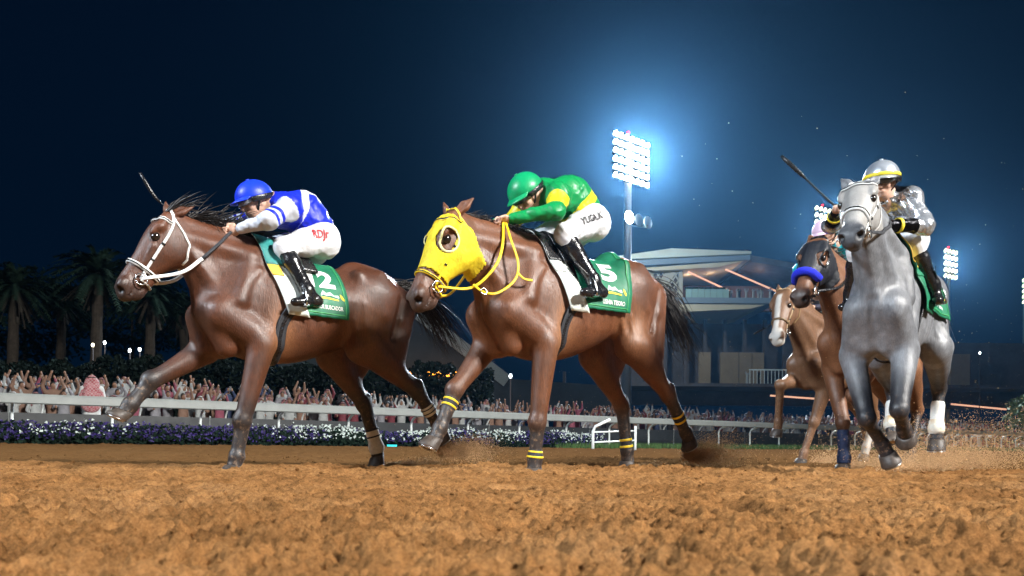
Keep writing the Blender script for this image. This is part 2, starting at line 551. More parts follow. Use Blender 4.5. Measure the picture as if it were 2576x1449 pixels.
# white gate at the gap in the rail
gt = empty('gate', (2.25, 21.0, 0)); tag(gt, 'white tubular gate beside the rail, behind the yellow-hooded horse', 'gate')
MB().tube([(0, 0, -.05), (0, 0, .62), (.06, -.03, .76), (.45, -.2, .95)], .04, 8).build('post', M_POST, gt, True)
for z in (.68, .40): MB().tube([(.04, 0, z - .08), (1.3, .75, z - .02)], .022, 8).build('bar', M_POST, gt, True)
MB().tube([(1.3, .75, -.05), (1.3, .75, .8)], .035, 8).build('post', M_POST, gt, True)

# turf beyond the flower bed
def blades(name, n, tr, dr, hgt, mt, zoff=0.0, w=.012):
    t = rng.uniform(*tr, n); d = rng.uniform(*dr, n)
    p = RA + RD * t[:, None] + RN * d[:, None]
    z = bank(p[:, 0], p[:, 1]) + zoff
    h_ = hgt * rng.uniform(.5, 1.2, n); a = rng.uniform(0, 6.28, n); ln = rng.normal(0, .35, (n, 2)) * h_[:, None]
    dx = np.stack([np.cos(a), np.sin(a)], 1) * w
    v = np.stack([np.c_[p - dx, z], np.c_[p + dx, z], np.c_[p + ln, z + h_]], 1).reshape(-1, 3)
    return link(name, mesh_np(name, v, None, np.arange(3 * n).reshape(-1, 3), False), mt)
M_GRASS = mat('grass', (.045, .10, .022), .8, var=.5, nscale=4)
tag(blades('grass', 26000, (15, 80), (-2.6, .6), .22, M_GRASS, -.02, .02), 'strip of short green grass along the rail on the right', 'grass', kind='stuff')
# flower bed
M_LEAF = mat('bed_leaves', (.010, .020, .014), .9, spec=.05, var=.5, nscale=5)
M_FW = mat('white_petals', (.50, .58, .55), .6, var=.12, nscale=20)
M_FP = mat('purple_petals', (.022, .010, .11), .6, var=.4, nscale=20)
def clump_top(t, d):
    return .36 + .16 * vnoise(t * 1.7, d * 2.0 + 5, 71) + .10 * vnoise(t * 5.1, d * 5, 72)
def bed(name, n, mt, sel, hz, size, label, cat):
    t = rng.uniform(-8, 17.5, n); d = rng.uniform(-1.0, .35, n)
    wsel = vnoise(t * .75 + 40, d * .4 + 2, 77)
    k = sel(wsel + rng.normal(0, .06, n), d)
    t, d = t[k], d[k]; n = len(t)
    p = RA + RD * t[:, None] + RN * d[:, None]
    top = clump_top(t, d) * (1 - .5 * sstep(-d, .6, 1.0))
    z = bank(p[:, 0], p[:, 1]) + top * rng.uniform(hz[0], hz[1], n)
    P = np.c_[p, z]
    # small open five point blossoms or leaf blades
    nn = nrm(rng.normal(0, .55, (n, 3)) + V(.25, -.7, .7)); x = nrm(np.cross(nn, rng.normal(0, 1, (n, 3)))); y = np.cross(nn, x)
    s = (size * rng.uniform(.6, 1.25, n))[:, None]
    ring = [P + s * (math.cos(a) * x + math.sin(a) * y) * r_ + nn * s * .15 for a, r_ in zip(np.linspace(0, 2 * math.pi, 7)[:-1], (1, .62, 1, .62, 1, .62))]
    v = np.stack([P - nn * s * .25] + ring, 1).reshape(-1, 3)
    i0 = np.arange(n) * 7
    tr_ = np.concatenate([np.stack([i0, i0 + 1 + j, i0 + 1 + (j + 1) % 6], 1) for j in range(6)])
    return tag(link(name, mesh_np(name, v, None, tr_, False), mt), label, cat, kind='stuff')
bed('bed_foliage', 11000, M_LEAF, lambda w, d: w > -1, (.05, .95), .055, 'dark green leaves of the flower bed under the rail', 'foliage')
bed('white_flowers', 4000, M_FW, lambda w, d: (w > .36), (.80, 1.16), .034, 'white flowers massed along the foot of the rail', 'flowers')
bed('purple_flowers', 9000, M_FP, lambda w, d: (w < .62), (.40, 1.02), .036, 'deep purple flowers along the foot of the rail', 'flowers')

# ------------------------------------------------------------------ horses
def coat_mat(name, c1, c2, point, tan, dapple=0.0, rough=.47, hair=.6):
    m, nt, N, L, b = new_mat(name)
    v = objco(nt)
    base = ramp(nt, noise(nt, 3.2, 5, .6, v, .4), [(.32, c1), (.68, c2)])
    at = lambda n: node(nt, 'ShaderNodeAttribute', attribute_name=n).outputs['Fac']
    base = mix(nt, at('tan'), base, tan)
    if dapple:
        vor = node(nt, 'ShaderNodeTexVoronoi', i_Scale=17.0); L.new(v, vor.inputs['Vector'])
        dp = math_n(nt, 'MULTIPLY', ramp(nt, vor.outputs['Distance'], [(.15, 0.0), (.6, 1.0)]), noise(nt, 2.0, 2, .5, v))
        base = mix(nt, math_n(nt, 'MULTIPLY', dp, dapple), base, tuple(x * .42 for x in c1))
    # fine hair streaks
    hs = noise(nt, 150, 3, .7, objco(nt, (1, 1, .12)))
    base = mix(nt, hair, base, ramp(nt, hs, [(.33, .45), (.67, 1.5)]), 'MULTIPLY')
    base = mix(nt, at('pt'), base, point)
    dirt = ramp(nt, noise(nt, 34, 6, .75, v), [(.53, 0.0), (.70, 1.0)])
    base = mix(nt, math_n(nt, 'MULTIPLY', dirt, at('dirt')), base, (.30, .19, .11))
    base = mix(nt, at('wh'), base, (.42, .40, .37))
    L.new(base, b.inputs['Base Color'])
    rr = ramp(nt, math_n(nt, 'ADD', math_n(nt, 'MULTIPLY', noise(nt, 7, 4, .6, v), .5), math_n(nt, 'MULTIPLY', noise(nt, 75, 3, .7, v), .5)), [(.38, rough - .10), (.62, rough + .12)])
    L.new(rr, b.inputs['Roughness'])
    b.inputs['Specular IOR Level'].default_value = .55
    b.inputs['Sheen Weight'].default_value = .0
    b.inputs['Sheen Roughness'].default_value = .4
    # skin folds, veins and hair
    vein = node(nt, 'ShaderNodeTexVoronoi', i_Scale=8.0, feature='DISTANCE_TO_EDGE')
    wv = node(nt, 'ShaderNodeVectorMath', operation='ADD'); wn_ = node(nt, 'ShaderNodeTexNoise', i_Scale=6.0)
    L.new(v, wn_.inputs['Vector']); L.new(v, wv.inputs[0]); L.new(wn_.outputs['Color'], wv.inputs[1]); L.new(wv.outputs[0], vein.inputs['Vector'])
    vh = ramp(nt, vein.outputs['Distance'], [(0.0, 1.0), (.07, 0.0)])
    vm = ramp(nt, noise(nt, 2.6, 2, .5, v), [(.5, 0.0), (.62, 1.0)])
    h = math_n(nt, 'MULTIPLY', vh, vm)
    h = math_n(nt, 'ADD', math_n(nt, 'MULTIPLY', h, .0), math_n(nt, 'MULTIPLY', noise(nt, 14, 5, .6, objco(nt, (1, 1, .5))), .6))
    h = math_n(nt, 'ADD', h, math_n(nt, 'MULTIPLY', hs, .30))
    h = math_n(nt, 'ADD', h, math_n(nt, 'MULTIPLY', noise(nt, 85, 3, .7, v), .10))
    bump(nt, b, h, .65, .012)
    return m

M_HOOF = mat('hoof_horn', (.055, .042, .034), .5, var=.4, nscale=30, bmp=.3, bscale=80)
M_SOLE = mat('hoof_sole', (.34, .24, .14), .8, var=.4, nscale=40, bmp=.6)
M_SHOE = mat('horseshoe_metal', (.55, .56, .58), .3, metal=1.0)
M_EYE = mat('eye_glass', (.012, .008, .006), .14, coat=.3)
M_HAIR = mat('black_hair', (.010, .008, .008), .42, var=.5, nscale=40)
M_HAIRB = mat('brown_hair', (.10, .055, .03), .45, var=.5, nscale=40)
M_HAIRG = mat('grey_hair', (.10, .10, .11), .45, var=.6, nscale=40)

TORSO = [(0.78, 1.17, 1.0, 0.053), (0.72, 1.28, 0.91, 0.115), (0.64, 1.38, 0.84, 0.168), (0.54, 1.47, 0.785, 0.199), (0.42, 1.545, 0.75, 0.212), (0.27, 1.555, 0.745, 0.23), (0.1, 1.51, 0.765, 0.248), (-0.1, 1.485, 0.835, 0.257), (-0.3, 1.5, 0.94, 0.252), (-0.439, 1.535, 1.015, 0.243), (-0.58, 1.51, 1.06, 0.226), (-0.701, 1.43, 1.09, 0.186), (-0.804, 1.29, 1.16, 0.089)]

def strands(name, roots, paths_fn, n, mt, parent, w=.004, seg=10):
    """hair: thin three sided tapering strands"""
    vs = []; qs = []
    for i in range(n):
        p = paths_fn(i)
        p = spline(p, seg)
        T = nrm(np.gradient(p, axis=0))
        x = nrm(np.cross(T, V(.3, .9, .3) + rng.normal(0, .3, 3))); y = np.cross(T, x)
        r = w * (1 - .9 * np.linspace(0, 1, seg)**1.6) * (.6 + .8 * rng.random())
        b = len(vs) * 3
        for j in range(seg):
            vs.append([p[j] + r[j] * (math.cos(a) * x[j] + math.sin(a) * y[j]) for a in (0, 2.1, 4.2)])
        for j in range(seg - 1):
            for q in range(3):
                k = (q + 1) % 3
                qs.append((b + j * 3 + q, b + j * 3 + k, b + j * 3 + 3 + k, b + j * 3 + 3 + q))
    return link(name, mesh_np(name, np.array(vs).reshape(-1, 3), qs), mt, parent)

def make_hoof(parent, cor, toe, fwd, shoe=True):
    """horn capsule from the coronet to the sole, the sole and a metal shoe"""
    n = nrm(cor - toe); f = nrm(fwd - n * (fwd @ n)); l = np.cross(n, f)
    H = np.linalg.norm(cor - toe)
    seg = 20
    def ring(h, rf, rl, of, open_=0.0):
        out = []
        for j in range(seg):
            a = 2 * math.pi * j / seg
            ca = math.cos(a)
            back = .80 if ca < 0 else 1.0
            out.append(toe + n * h + f * (of + rf * ca * back) + l * rl * math.sin(a))
        return out
    prof = [(H, .055, .053, .000), (H * .93, .061, .058, .003), (H * .5, .068, .063, .014), (.012, .075, .069, .024), (0, .074, .068, .024)]
    vs = []
    for h, rf, rl, of in prof: vs += ring(h, rf, rl, of)
    q = []
    for i in range(len(prof) - 1):
        for j in range(seg):
            k = (j + 1) % seg
            q.append((i * seg + j, (i + 1) * seg + j, (i + 1) * seg + k, i * seg + k))
    top = len(vs); vs.append(toe + n * H * 1.02)
    t = [(top, j, (j + 1) % seg) for j in range(seg)]
    me = mesh_np('hoof', vs, q, t)
    o = link('hoof', me, M_HOOF, parent)
    sv = ring(.001, .066, .061, .024) + [toe + n * .012 + f * .024]
    link('sole', mesh_np('sole', sv, None, [(seg, (j + 1) % seg, j) for j in range(seg)]), M_SOLE, o)
    if shoe:
        pts = []
        for j in range(17):
            a = -2.5 + 5.0 * j / 16
            pts.append(toe - n * .004 + f * (.024 + .058 * math.cos(a) * (.85 if math.cos(a) < 0 else 1)) + l * .054 * math.sin(a))
        ribbon('horseshoe', pts, np.tile(-n, (17, 1)), .02, .007, M_SHOE, o)
    return o

def build_horse(root, P, res, coatm, hair):
    F = Field(); dz = P.get('dz', 0.0); pit = P.get('pitch', 0.0)
    def tz(a, z): return z + dz + pit * a
    wd = P.get('wide', 1.0); nw = P.get('neckw', 1.0)
    S = [(a, tz(a, u), tz(a, d), w * wd) for a, u, d, w in TORSO]
    F.loft((0, 0, 0), (1, 0, 0), (0, 0, 1), (0, 1, 0), S, .04, 2.15, .30)
    F.cone((.50, 0, tz(.5, 1.53)), (.12, 0, tz(.12, 1.50)), .055, .05, .08)              # withers
    F.cone((-.35, 0, tz(-.35, 1.47)), (-.62, 0, tz(-.62, 1.42)), .09, .08, .08)          # croup
    legs = {}
    for sd, key in ((1, 'LF'), (-1, 'RF')):
        e, kn, ft, to = [V(*x) for x in P[key]]
        legs[key] = [e, kn, ft, to]
        ps = V(.645 + .22 * (e[0] - .5), sd * .138 * wd, tz(.65, 1.03))
        wt = V(.36, sd * .085 * wd, tz(.36, 1.44))
        F.cone(wt, ps, .085, .110, .04, (0, 1, 0), .70)
        F.cone(ps, e + V(0, -sd * .01, .05), .112, .104, .035, (0, 1, 0), .82)
        F.cone(V(.27, sd * .155 * wd, tz(.27, 1.24)), e + V(-.03, 0, .06), .10, .085, .022, (0, 1, 0), .72)
        F.cone(V(.40, sd * .165 * wd, tz(.40, 1.34)), V(.58, sd * .175 * wd, tz(.58, 1.10)), .035, .045, .022)      # triceps
        F.cone(ps + V(.0, -sd * .05, -.02), e + V(.02, -sd * .08, .02), .085, .065, .03)            # pectoral
        d = nrm(kn - e); bk = nrm(V(-1, 0, 0) - d * (-d[0])); fr = -bk
        m = e + (kn - e) * .28
        F.cone(e, kn, .084, .054, .04)
        F.cone(e + fr * .02 + V(0, 0, .03), e + (kn - e) * .62 + fr * .006, .072, .042, .03)
        F.cone(e + bk * .04 + V(0, 0, .02), e + (kn - e) * .55 + bk * .012, .05, .035, .02)
        F.cone(e + V(0, sd * .035, 0), e + (kn - e) * .6 + V(0, sd * .012, 0), .045, .03, .02)
        F.ell(kn + fr * .006, (.064, .056, .068), .025, (fr, np.cross(d, fr), d))
        d2 = nrm(ft - kn); b2 = bk if P.get(key + 'b') is None else V(*P[key + 'b']); b2 = nrm(b2 - d2 * (b2 @ d2))
        F.cone(kn - b2 * .004, ft, .045, .038, .02)
        F.cone(kn + b2 * .027, ft + b2 * .020, .030, .029, .012)
        F.ell(ft + b2 * .006, (.052, .047, .049), .02)
        cor = ft + (to - ft) * .50
        F.cone(ft, cor, .041, .050, .02)
        F.ell(ft + b2 * .036 + d2 * .015, (.022, .022, .026), .02)                    # ergot and fetlock tuft
        legs[key + 'c'] = (cor, b2, d2)
    for sd, key in ((1, 'LH'), (-1, 'RH')):
        st, hk, ft, to = [V(*x) for x in P[key]]
        legs[key] = [st, hk, ft, to]
        hip = V(-.455, sd * .125, tz(-.5, 1.30))
        F.cone(hip, st + V(0, -sd * .03, 0), .19, .12, .08, (0, 1, 0), .70)
        pb = V(-.69, sd * .10, tz(-.69, 1.27))
        F.cone(pb, st + (hk - st) * .45 + V(-.045, 0, .01), .135, .085, .06, (0, 1, 0), .72)
        F.cone(V(-.565, sd * .145, tz(-.565, 1.24)), st + (hk - st) * .3 + V(-.03, 0, 0), .125, .085, .020, (0, 1, 0), .7)
        F.ell(st + V(-.02, -sd * .03, .03), (.09, .065, .11), .09)
        F.cone(V(-.30, sd * .21, tz(-.3, 1.24)), st + V(0, -sd * .03, 0), .06, .05, .05, (0, 1, 0), .5)   # flank fold
        d = nrm(hk - st); bk = nrm(V(-1, 0, 0) - d * (-d[0]))
        if bk[2] < -.3 and bk[0] > 0: bk = -bk
        F.cone(st + V(0, -sd * .02, 0), hk, .108, .052, .05)
        F.cone(st + bk * .04 + d * .05, st + (hk - st) * .68 + bk * .026, .088, .042, .03)
        F.cone(st + (hk - st) * .45 + bk * .035, hk + bk * .055 - d * .02, .03, .024, .015)   # Achilles tendon
        d2 = nrm(ft - hk); b2 = nrm(V(-1, 0, 0) - d2 * (-d2[0])) if P.get(key + 'b') is None else V(*P[key + 'b']); b2 = nrm(b2 - d2 * (b2 @ d2))
        F.ell(hk, (.063, .055, .070), .03)
        F.cone(hk + bk * .052 - d2 * .03, hk + d2 * .05 + b2 * .028, .03, .028, .02)          # point of hock
        F.cone(hk, ft, .047, .040, .02)
        F.cone(hk + b2 * .032 + d2 * .04, ft + b2 * .020, .031, .030, .012)
        F.ell(ft + b2 * .006, (.053, .048, .050), .02)
        cor = ft + (to - ft) * .50
        F.cone(ft, cor, .042, .051, .02)
        F.ell(ft + b2 * .036 + d2 * .015, (.022, .022, .026), .02)
        legs[key + 'c'] = (cor, b2, d2)
    for sd in (1, -1):
        for i in range(6):
            a_ = .06 - .085 * i
            p_, _g = F.wrap(np.array([(a_ + .03, sd * .25, tz(a_, 1.22)), (a_ + .02, sd * .26, tz(a_, 1.08)), (a_ - .01, sd * .23, tz(a_, .96))]), -.012)
            F.chain(list(p_), [.014, .016, .012], .022)
    for sd in (1, -1):           # gluteal and thigh muscle bellies
        F.cone(V(-.33, sd * .165 * wd, tz(-.33, 1.42)), V(-.50, sd * .185 * wd, tz(-.5, 1.16)), .06, .065, .028)
        F.cone(V(-.50, sd * .150 * wd, tz(-.5, 1.44)), V(-.64, sd * .160 * wd, tz(-.64, 1.14)), .06, .06, .028)
        F.cone(V(.44, sd * .115 * wd, tz(.44, 1.42)), V(.52, sd * .190 * wd, tz(.52, 1.12)), .055, .05, .035)
    # neck
    poll = V(*P['poll']); nose = V(*P['nose'])
    hs = np.linalg.norm(nose - poll) / .62
    e1 = nrm(nose - poll); lat = nrm(V(*P.get('lat', (0, 1, 0)))); e3 = nrm(lat - e1 * (lat @ e1)); e2 = np.cross(e1, e3)
    thr = poll + e1 * .09 * hs - e2 * .085 * hs                       # centre of the throat end of the neck
    b0 = V(.44, 0, tz(.44, 1.25)); b1 = V(.56, 0, tz(.56, 1.13))
    nd = nrm(thr - b0); side = nrm(np.cross(np.cross(nd, V(0, 1, 0)), nd))
    mid = (b0 + thr) / 2 + V(*P.get('arch', (0, 0, .02)))
    F.cone(b0, mid, .28, .20, .08, side, .50 * nw)
    F.cone(mid, thr, .20, .138, .06, side, .52 * nw)
    F.cone(b1, mid + V(.05, 0, -.08), .20, .12, .08, side, .66 * nw)
    F.cone(V(.40, 0, tz(.4, 1.49)), mid + V(-.07, 0, .13), .07, .055, .08)               # crest
    F.cone(mid + V(-.07, 0, .13), poll - e1 * .0 - e2 * .05 * hs, .055, .055, .07)
    F.cone(thr + e1 * .03 - e2 * .065, b1 + V(.10, 0, -.02), .06, .075, .04)              # windpipe
    for sd in (1, -1):
        F.cone(thr + e3 * sd * .040 - e2 * .02, V(.58, sd * .105 * nw, tz(.58, 1.10)), .05, .062, .03)
        F.cone(V(.665, sd * .07, tz(.66, 1.06)), V(.58, sd * .065, tz(.58, .83)), .10, .08, .035)    # breast
        F.cone(V(-.655, sd * .222, tz(-.65, 1.30)), V(-.58, sd * .215, tz(-.6, 1.0)), .010, .016, .04, None, 1, -1)    # hamstring groove
    F.cone(V(.80, 0, tz(.8, 1.08)), V(.70, 0, tz(.7, .80)), .012, .02, .04, None, 1, -1)                            # breast cleft
    for sd in (1, -1):           # straps of muscle along the neck
        F.cone(V(.44, sd * .095 * nw, tz(.44, 1.44)), thr + e3 * sd * .045 * nw + e2 * .03, .07, .045, .04)
    # head
    h = hs
    HL = [(-.05, .035, -.07, .035), (0, .060, -.115, .068), (.07, .080, -.155, .092), (.15, .085, -.172, .100), (.23, .078, -.160, .094), (.32, .064, -.118, .074),
          (.42, .054, -.080, .058), (.50, .050, -.070, .056), (.56, .043, -.074, .060), (.605, .020, -.066, .052), (.635, -.012, -.046, .026)]
    F.loft(poll, e1, e2, e3, [(a * h, u * h * 1.12, d * h * 1.24, w * h * 1.08) for a, u, d, w in HL], .02, 2.35)
    hp = lambda s, u, w: poll + (e1 * s + e2 * u * (1.1 if u > 0 else 1.2) + e3 * w * 1.06) * h
    A = (e1, e2, e3)
    for sd in (1, -1):
        F.ell(hp(.165, -.085, sd * .068), np.array((.095, .085, .030)) * h, .018, A)            # cheek
        F.cone(hp(.25, .008, sd * .082), hp(.38, -.012, sd * .062), .016 * h, .008 * h, .014)       # facial crest
        F.ell(hp(.155, .052, sd * .088), np.array((.048, .020, .024)) * h, .016, A)             # brow
        F.cone(hp(.03, .045, sd * .055), hp(.12, .035, sd * .088), .03 * h, .03 * h, .02)            # temple
        F.ell(hp(.195, .026, sd * .108), np.array((.030, .022, .016)) * h, .008, A, -1)         # eye socket
        F.ell(hp(.555, .008, sd * .050), np.array((.050, .036, .025)) * h, .016, A)             # nostril rim
        F.ell(hp(.600, .002, sd * .052), np.array((.034, .021, .021)) * h, .007, (nrm(e1 * .5 + e3 * sd * .6 - e2 * .25), nrm(e2 + e1 * .3), nrm(e3 - e1 * sd * .6)), -1)
        F.cone(hp(.44, -.040, sd * .062), hp(.60, -.046, sd * .046), .006 * h, .006 * h, .006, None, 1, -1)      # mouth line
    F.ell(hp(.545, -.078, 0), np.array((.045, .026, .040)) * h, .02, A)                        # chin
    F.cone(hp(.40, -.085, 0), hp(.54, -.082, 0), .032 * h, .026 * h, .02)
    ears = []
    for sd in (1, -1):
        et = V(*P['earL' if sd > 0 else 'earR'])
        eb = hp(-.005, .028, sd * .052)
        ed = nrm(et - eb); ef = nrm(e2 * .8 + e3 * sd * .6); ef = nrm(ef - ed * (ef @ ed)); ew = np.cross(ed, ef)
        m1 = eb + (et - eb) * .42
        F.cone(eb, m1, .028 * h, .036 * h, .012, ef, .62)
        F.cone(m1, et, .036 * h, .006 * h, .012, ef, .62)
        F.cone(eb + (et - eb) * .25 + ef * .030, et - (et - eb) * .12 + ef * .016, .024 * h, .006, .006, None, 1, -1)
    me, vs = F.mesh('body', res)
    # colour regions that belong to the animal
    pt = np.zeros(len(vs)); wh = np.zeros(len(vs)); tan = np.zeros(len(vs)); dirt = np.zeros(len(vs))
    for key in ('LF', 'RF', 'LH', 'RH'):
        d, par = seg_param(vs, legs[key])
        near = d < .125
        lo = P.get('points', (.45, 1.05))
        pt = np.maximum(pt, np.where(near, sstep(par, *lo), 0))
        dirt = np.maximum(dirt, np.where(near, sstep(par, .5, 1.6), 0) * .8)
        if P.get('sock_' + key): wh = np.maximum(wh, np.where(near, sstep(par, P['sock_' + key], P['sock_' + key] + .15), 0))
    q = (vs - poll) @ np.array([e1, e2, e3]).T / h
    inh = (np.abs(q[:, 2]) < .15) & (q[:, 0] > -.02) & (q[:, 1] > -.25) & (q[:, 1] < .15)
    pt = np.maximum(pt, np.where(inh, sstep(q[:, 0] + .3 * np.abs(q[:, 1] - 0.0), .46, .60) * P.get('muzzle', .8), 0))
    for sd in (1, -1):
        pt = np.maximum(pt, 1 - sstep(np.linalg.norm(vs - hp(.598, .002, sd * .050), axis=1), .020, .032))
    if P.get('blaze'): wh = np.maximum(wh, np.where(inh, (1 - sstep(np.abs(q[:, 2]), .022, .036)) * sstep(q[:, 1], .02, .04) * sstep(q[:, 0], .05, .09), 0))
    if P.get('blaze', 0) > 1: wh = np.maximum(wh, np.where(inh, sstep(q[:, 0], .46, .5) * (1 - sstep(np.abs(q[:, 2]), .05, .07)), 0))
    if P.get('pale_face'): wh = np.maximum(wh, np.where(inh, P['pale_face'] * sstep(q[:, 0], .02, .10) * (1 - sstep(q[:, 0], .44, .54)), 0))
    tan = np.exp(-(((vs[:, 0] + .38) / .13)**2 + ((vs[:, 2] - tz(-.38, 1.0)) / .14)**2)) * .55
    tan = np.maximum(tan, np.exp(-(((vs[:, 0] - .25) / .09)**2 + ((vs[:, 2] - tz(.25, .95)) / .22)**2)) * .8) * P.get('tan', 1)
    for n_, a_ in (('pt', pt), ('wh', wh), ('tan', tan), ('dirt', dirt)): attr(me, n_, a_)
    link('body', me, coatm, root)
    for key in ('LF', 'RF', 'LH', 'RH'):
        cor, b2, d2 = legs[key + 'c']
        fw = P.get(key + 'f')
        if P.get('hoof_' + key, True): make_hoof(root, cor, legs[key][3], V(*fw) if fw else -b2, True)
    for sd in (1, -1):
        c = hp(.195, .026, sd * .088)
        me2, _ = Field().ell(c, np.array((.031, .026, .022)) * h, .01, A).mesh('eye', .004)
        link('eye', me2, M_EYE, root)
    # mane
    crest = np.array([poll - e2 * .0 + e1 * .01, (poll + mid) / 2 + V(-.05, 0, .10) * 1.0, mid + V(-.07, 0, .16), V(.44, 0, tz(.44, 1.555))])
    crest, _ = F.wrap(spline(crest, 40), .002)
    mn = P.get('mane', (260, (-.10, 0, .03), .12))
    def mane_path(i):
        t = rng.random(); c = crest[int(t * 39)] + rng.normal(0, .010, 3) - V(0, 0, .01)
        d = V(*mn[1]) + rng.normal(0, .035, 3)
        k = mn[2] * (.5 + rng.random())
        fall = V(0, -.05 * np.sign(rng.normal(.4, 1)), -.06)
        return [c, c + d * .5 * k / .12, c + d * k / .12 + fall * rng.random() + rng.normal(0, .02, 3)]
    strands('mane', None, mane_path, mn[0], hair, root, .0045, 7)
    if P.get('forelock'):
        fl = P['forelock']
        def fore_path(i):
            c = poll + e2 * .06 * h + e3 * rng.normal(0, .03) + e1 * rng.normal(0, .015)
            d = V(*fl) + rng.normal(0, .04, 3)
            return [c, c + d * .5 + V(0, 0, .02), c + d * (.7 + .5 * rng.random())]
        strands('forelock', None, fore_path, 90, hair, root, .004, 7)
    tp = [V(*x) for x in P['tail']]
    def tail_path(i):
        s = rng.normal(0, 1, 3); k = np.clip(rng.normal(.88, .2), .3, 1.25)
        path = spline(np.array(tp), 7)[:max(3, int(7 * min(1, k)))]
        w = np.linspace(.022, .085, len(path))[:, None]
        jit = rng.normal(0, .012, (len(path), 3)) * np.linspace(0, 1.6, len(path))[:, None]
        return path + s * w * V(1, .8, .75) + jit
    strands('tail', None, tail_path, P.get('ntail', 250), hair, root, .0042, 12)
    return dict(root=root, F=F, hp=hp, e=(e1, e2, e3), h=h, poll=poll, legs=legs, tz=tz, mid=mid, thr=thr)

def horse_root(name, O, th):
    # forward is local +X, left is local +Y
    t = math.radians(th)
    return empty(name, (O[0], O[1], 0), math.atan2(-math.cos(t), -math.sin(t)))

BAY1 = coat_mat('dark_bay_coat', (.052, .018, .009), (.118, .039, .017), (.018, .014, .014), (.27, .12, .05))
BAY2 = coat_mat('bay_coat', (.082, .029, .012), (.165, .060, .025), (.026, .020, .019), (.30, .145, .068))
GREY = coat_mat('grey_coat', (.11, .115, .13), (.26, .275, .30), (.014, .016, .022), (.20, .185, .18), dapple=.75, rough=.46, hair=.35)
BAY3 = coat_mat('red_bay_coat', (.12, .048, .022), (.20, .085, .038), (.020, .016, .016), (.27, .13, .06))
CHES = coat_mat('light_chestnut_coat', (.11, .052, .025), (.165, .085, .045), (.11, .058, .032), (.18, .10, .055))

H = {}
r1 = horse_root('racehorse', (-1.5, 5.5), 55)
tag(r1, 'dark bay racehorse leading on the left, in a white bridle, cloth numbered 12', 'horse', 'galloping racehorses')
H[1] = build_horse(r1, dict(
    pitch=.03, dz=.0, poll=(.90, .0, 1.655), nose=(1.235, .0, 1.125),
    LF=[(.37, .17, .85), (.49, .14, .34), (.53, .13, .10), (.55, .13, -.03)], RF=[(.66, -.16, .82), (1.01, -.14, .60), (1.14, -.12, .44), (1.19, -.12, .335)],
    LH=[(-.36, .19, .90), (-.83, .14, .60), (-1.02, .13, .33), (-1.10, .13, .235)], RH=[(-.26, -.19, .86), (-.51, -.14, .50), (-.61, -.13, .17), (-.645, -.13, .03)],
    LHf=(.55, 0, -.9), RFf=(.95, 0, -.45), arch=(-.02, 0, .03),
    earL=(.795, .09, 1.74), earR=(.945, -.07, 1.795), mane=(420, (-.13, .01, .055), .15), forelock=(-.12, 0, .05),
    tail=[(-.71, 0, 1.42), (-.86, 0, 1.39), (-1.06, -.02, 1.25), (-1.18, -.03, 1.08), (-1.27, -.03, .94)], points=(.45, 1.05)), .0102, BAY1, M_HAIR)

r2 = horse_root('racehorse', (.42, 5.4), 55)
tag(r2, 'bay racehorse in a bright yellow hood and yellow reins, second from left', 'horse', 'galloping racehorses')
H[2] = build_horse(r2, dict(
    pitch=-.01, dz=.03, poll=(.965, .0, 1.635), nose=(1.27, .0, 1.045),
    LF=[(.36, .17, .85), (.41, .15, .34), (.42, .13, .10), (.42, .13, -.03)], RF=[(.61, -.16, .86), (.88, -.14, .55), (1.00, -.13, .30), (1.06, -.13, .155)],
    LH=[(-.42, .19, .92), (-.84, .14, .58), (-1.05, .13, .29), (-1.12, .13, .20)], RH=[(-.36, -.19, .87), (-.62, -.14, .50), (-.67, -.13, .15), (-.69, -.13, .00)],
    LHf=(.55, 0, -.9), RFf=(.97, 0, -.3), arch=(.0, 0, .04),
    earL=(.90, .12, 1.755), earR=(1.0, -.10, 1.765), mane=(260, (-.11, .01, .02), .10),
    tail=[(-.745, 0, 1.44), (-.92, 0, 1.38), (-1.06, 0, 1.20), (-1.17, 0, 1.02), (-1.27, 0, .90)], points=(.75, 1.35)), .0102, BAY2, M_HAIR)
r3 = horse_root('racehorse', (2.80, 5.5), 38)
tag(r3, 'dappled grey racehorse galloping almost head-on, in a white bridle', 'horse', 'galloping racehorses')
H[3] = build_horse(r3, dict(
    pitch=.02, dz=.04, wide=.84, neckw=.72, pale_face=.5, poll=(.95, -.03, 1.80), nose=(1.39, .02, 1.395),
    RF=[(.50, -.18, .80), (.62, -.06, .38), (.46, .0, .21), (.40, .05, .085)], LF=[(.52, .15, .82), (.72, .155, .43), (.50, .14, .31), (.41, .145, .25)],
    RH=[(-.25, -.19, .90), (-.72, -.17, .66), (-.62, -.16, .38), (-.57, -.13, .23)], LH=[(-.30, .22, .93), (-.80, .15, .67), (-.75, .14, .35), (-.76, .145, .17)],
    LFb=(-.5, 0, .8), LFf=(-.3, 0, -.9), RHf=(.6, 0, -.8), LHf=(.6, 0, -.8), arch=(.02, 0, .06), lat=(-.03, 1, .05),
    earL=(.88, .07, 1.90), earR=(.93, -.16, 1.92), mane=(160, (-.11, .01, .02), .08), muzzle=.75,
    tail=[(-.745, 0, 1.46), (-.95, 0, 1.44), (-1.15, 0, 1.28), (-1.27, 0, 1.05)], points=(.15, .75), tan=.35), .0102, GREY, M_HAIRG)
r4 = horse_root('racehorse', (3.31, 6.92), 46)
tag(r4, 'red bay racehorse in a black hood with a thick blue noseband', 'horse', 'galloping racehorses')
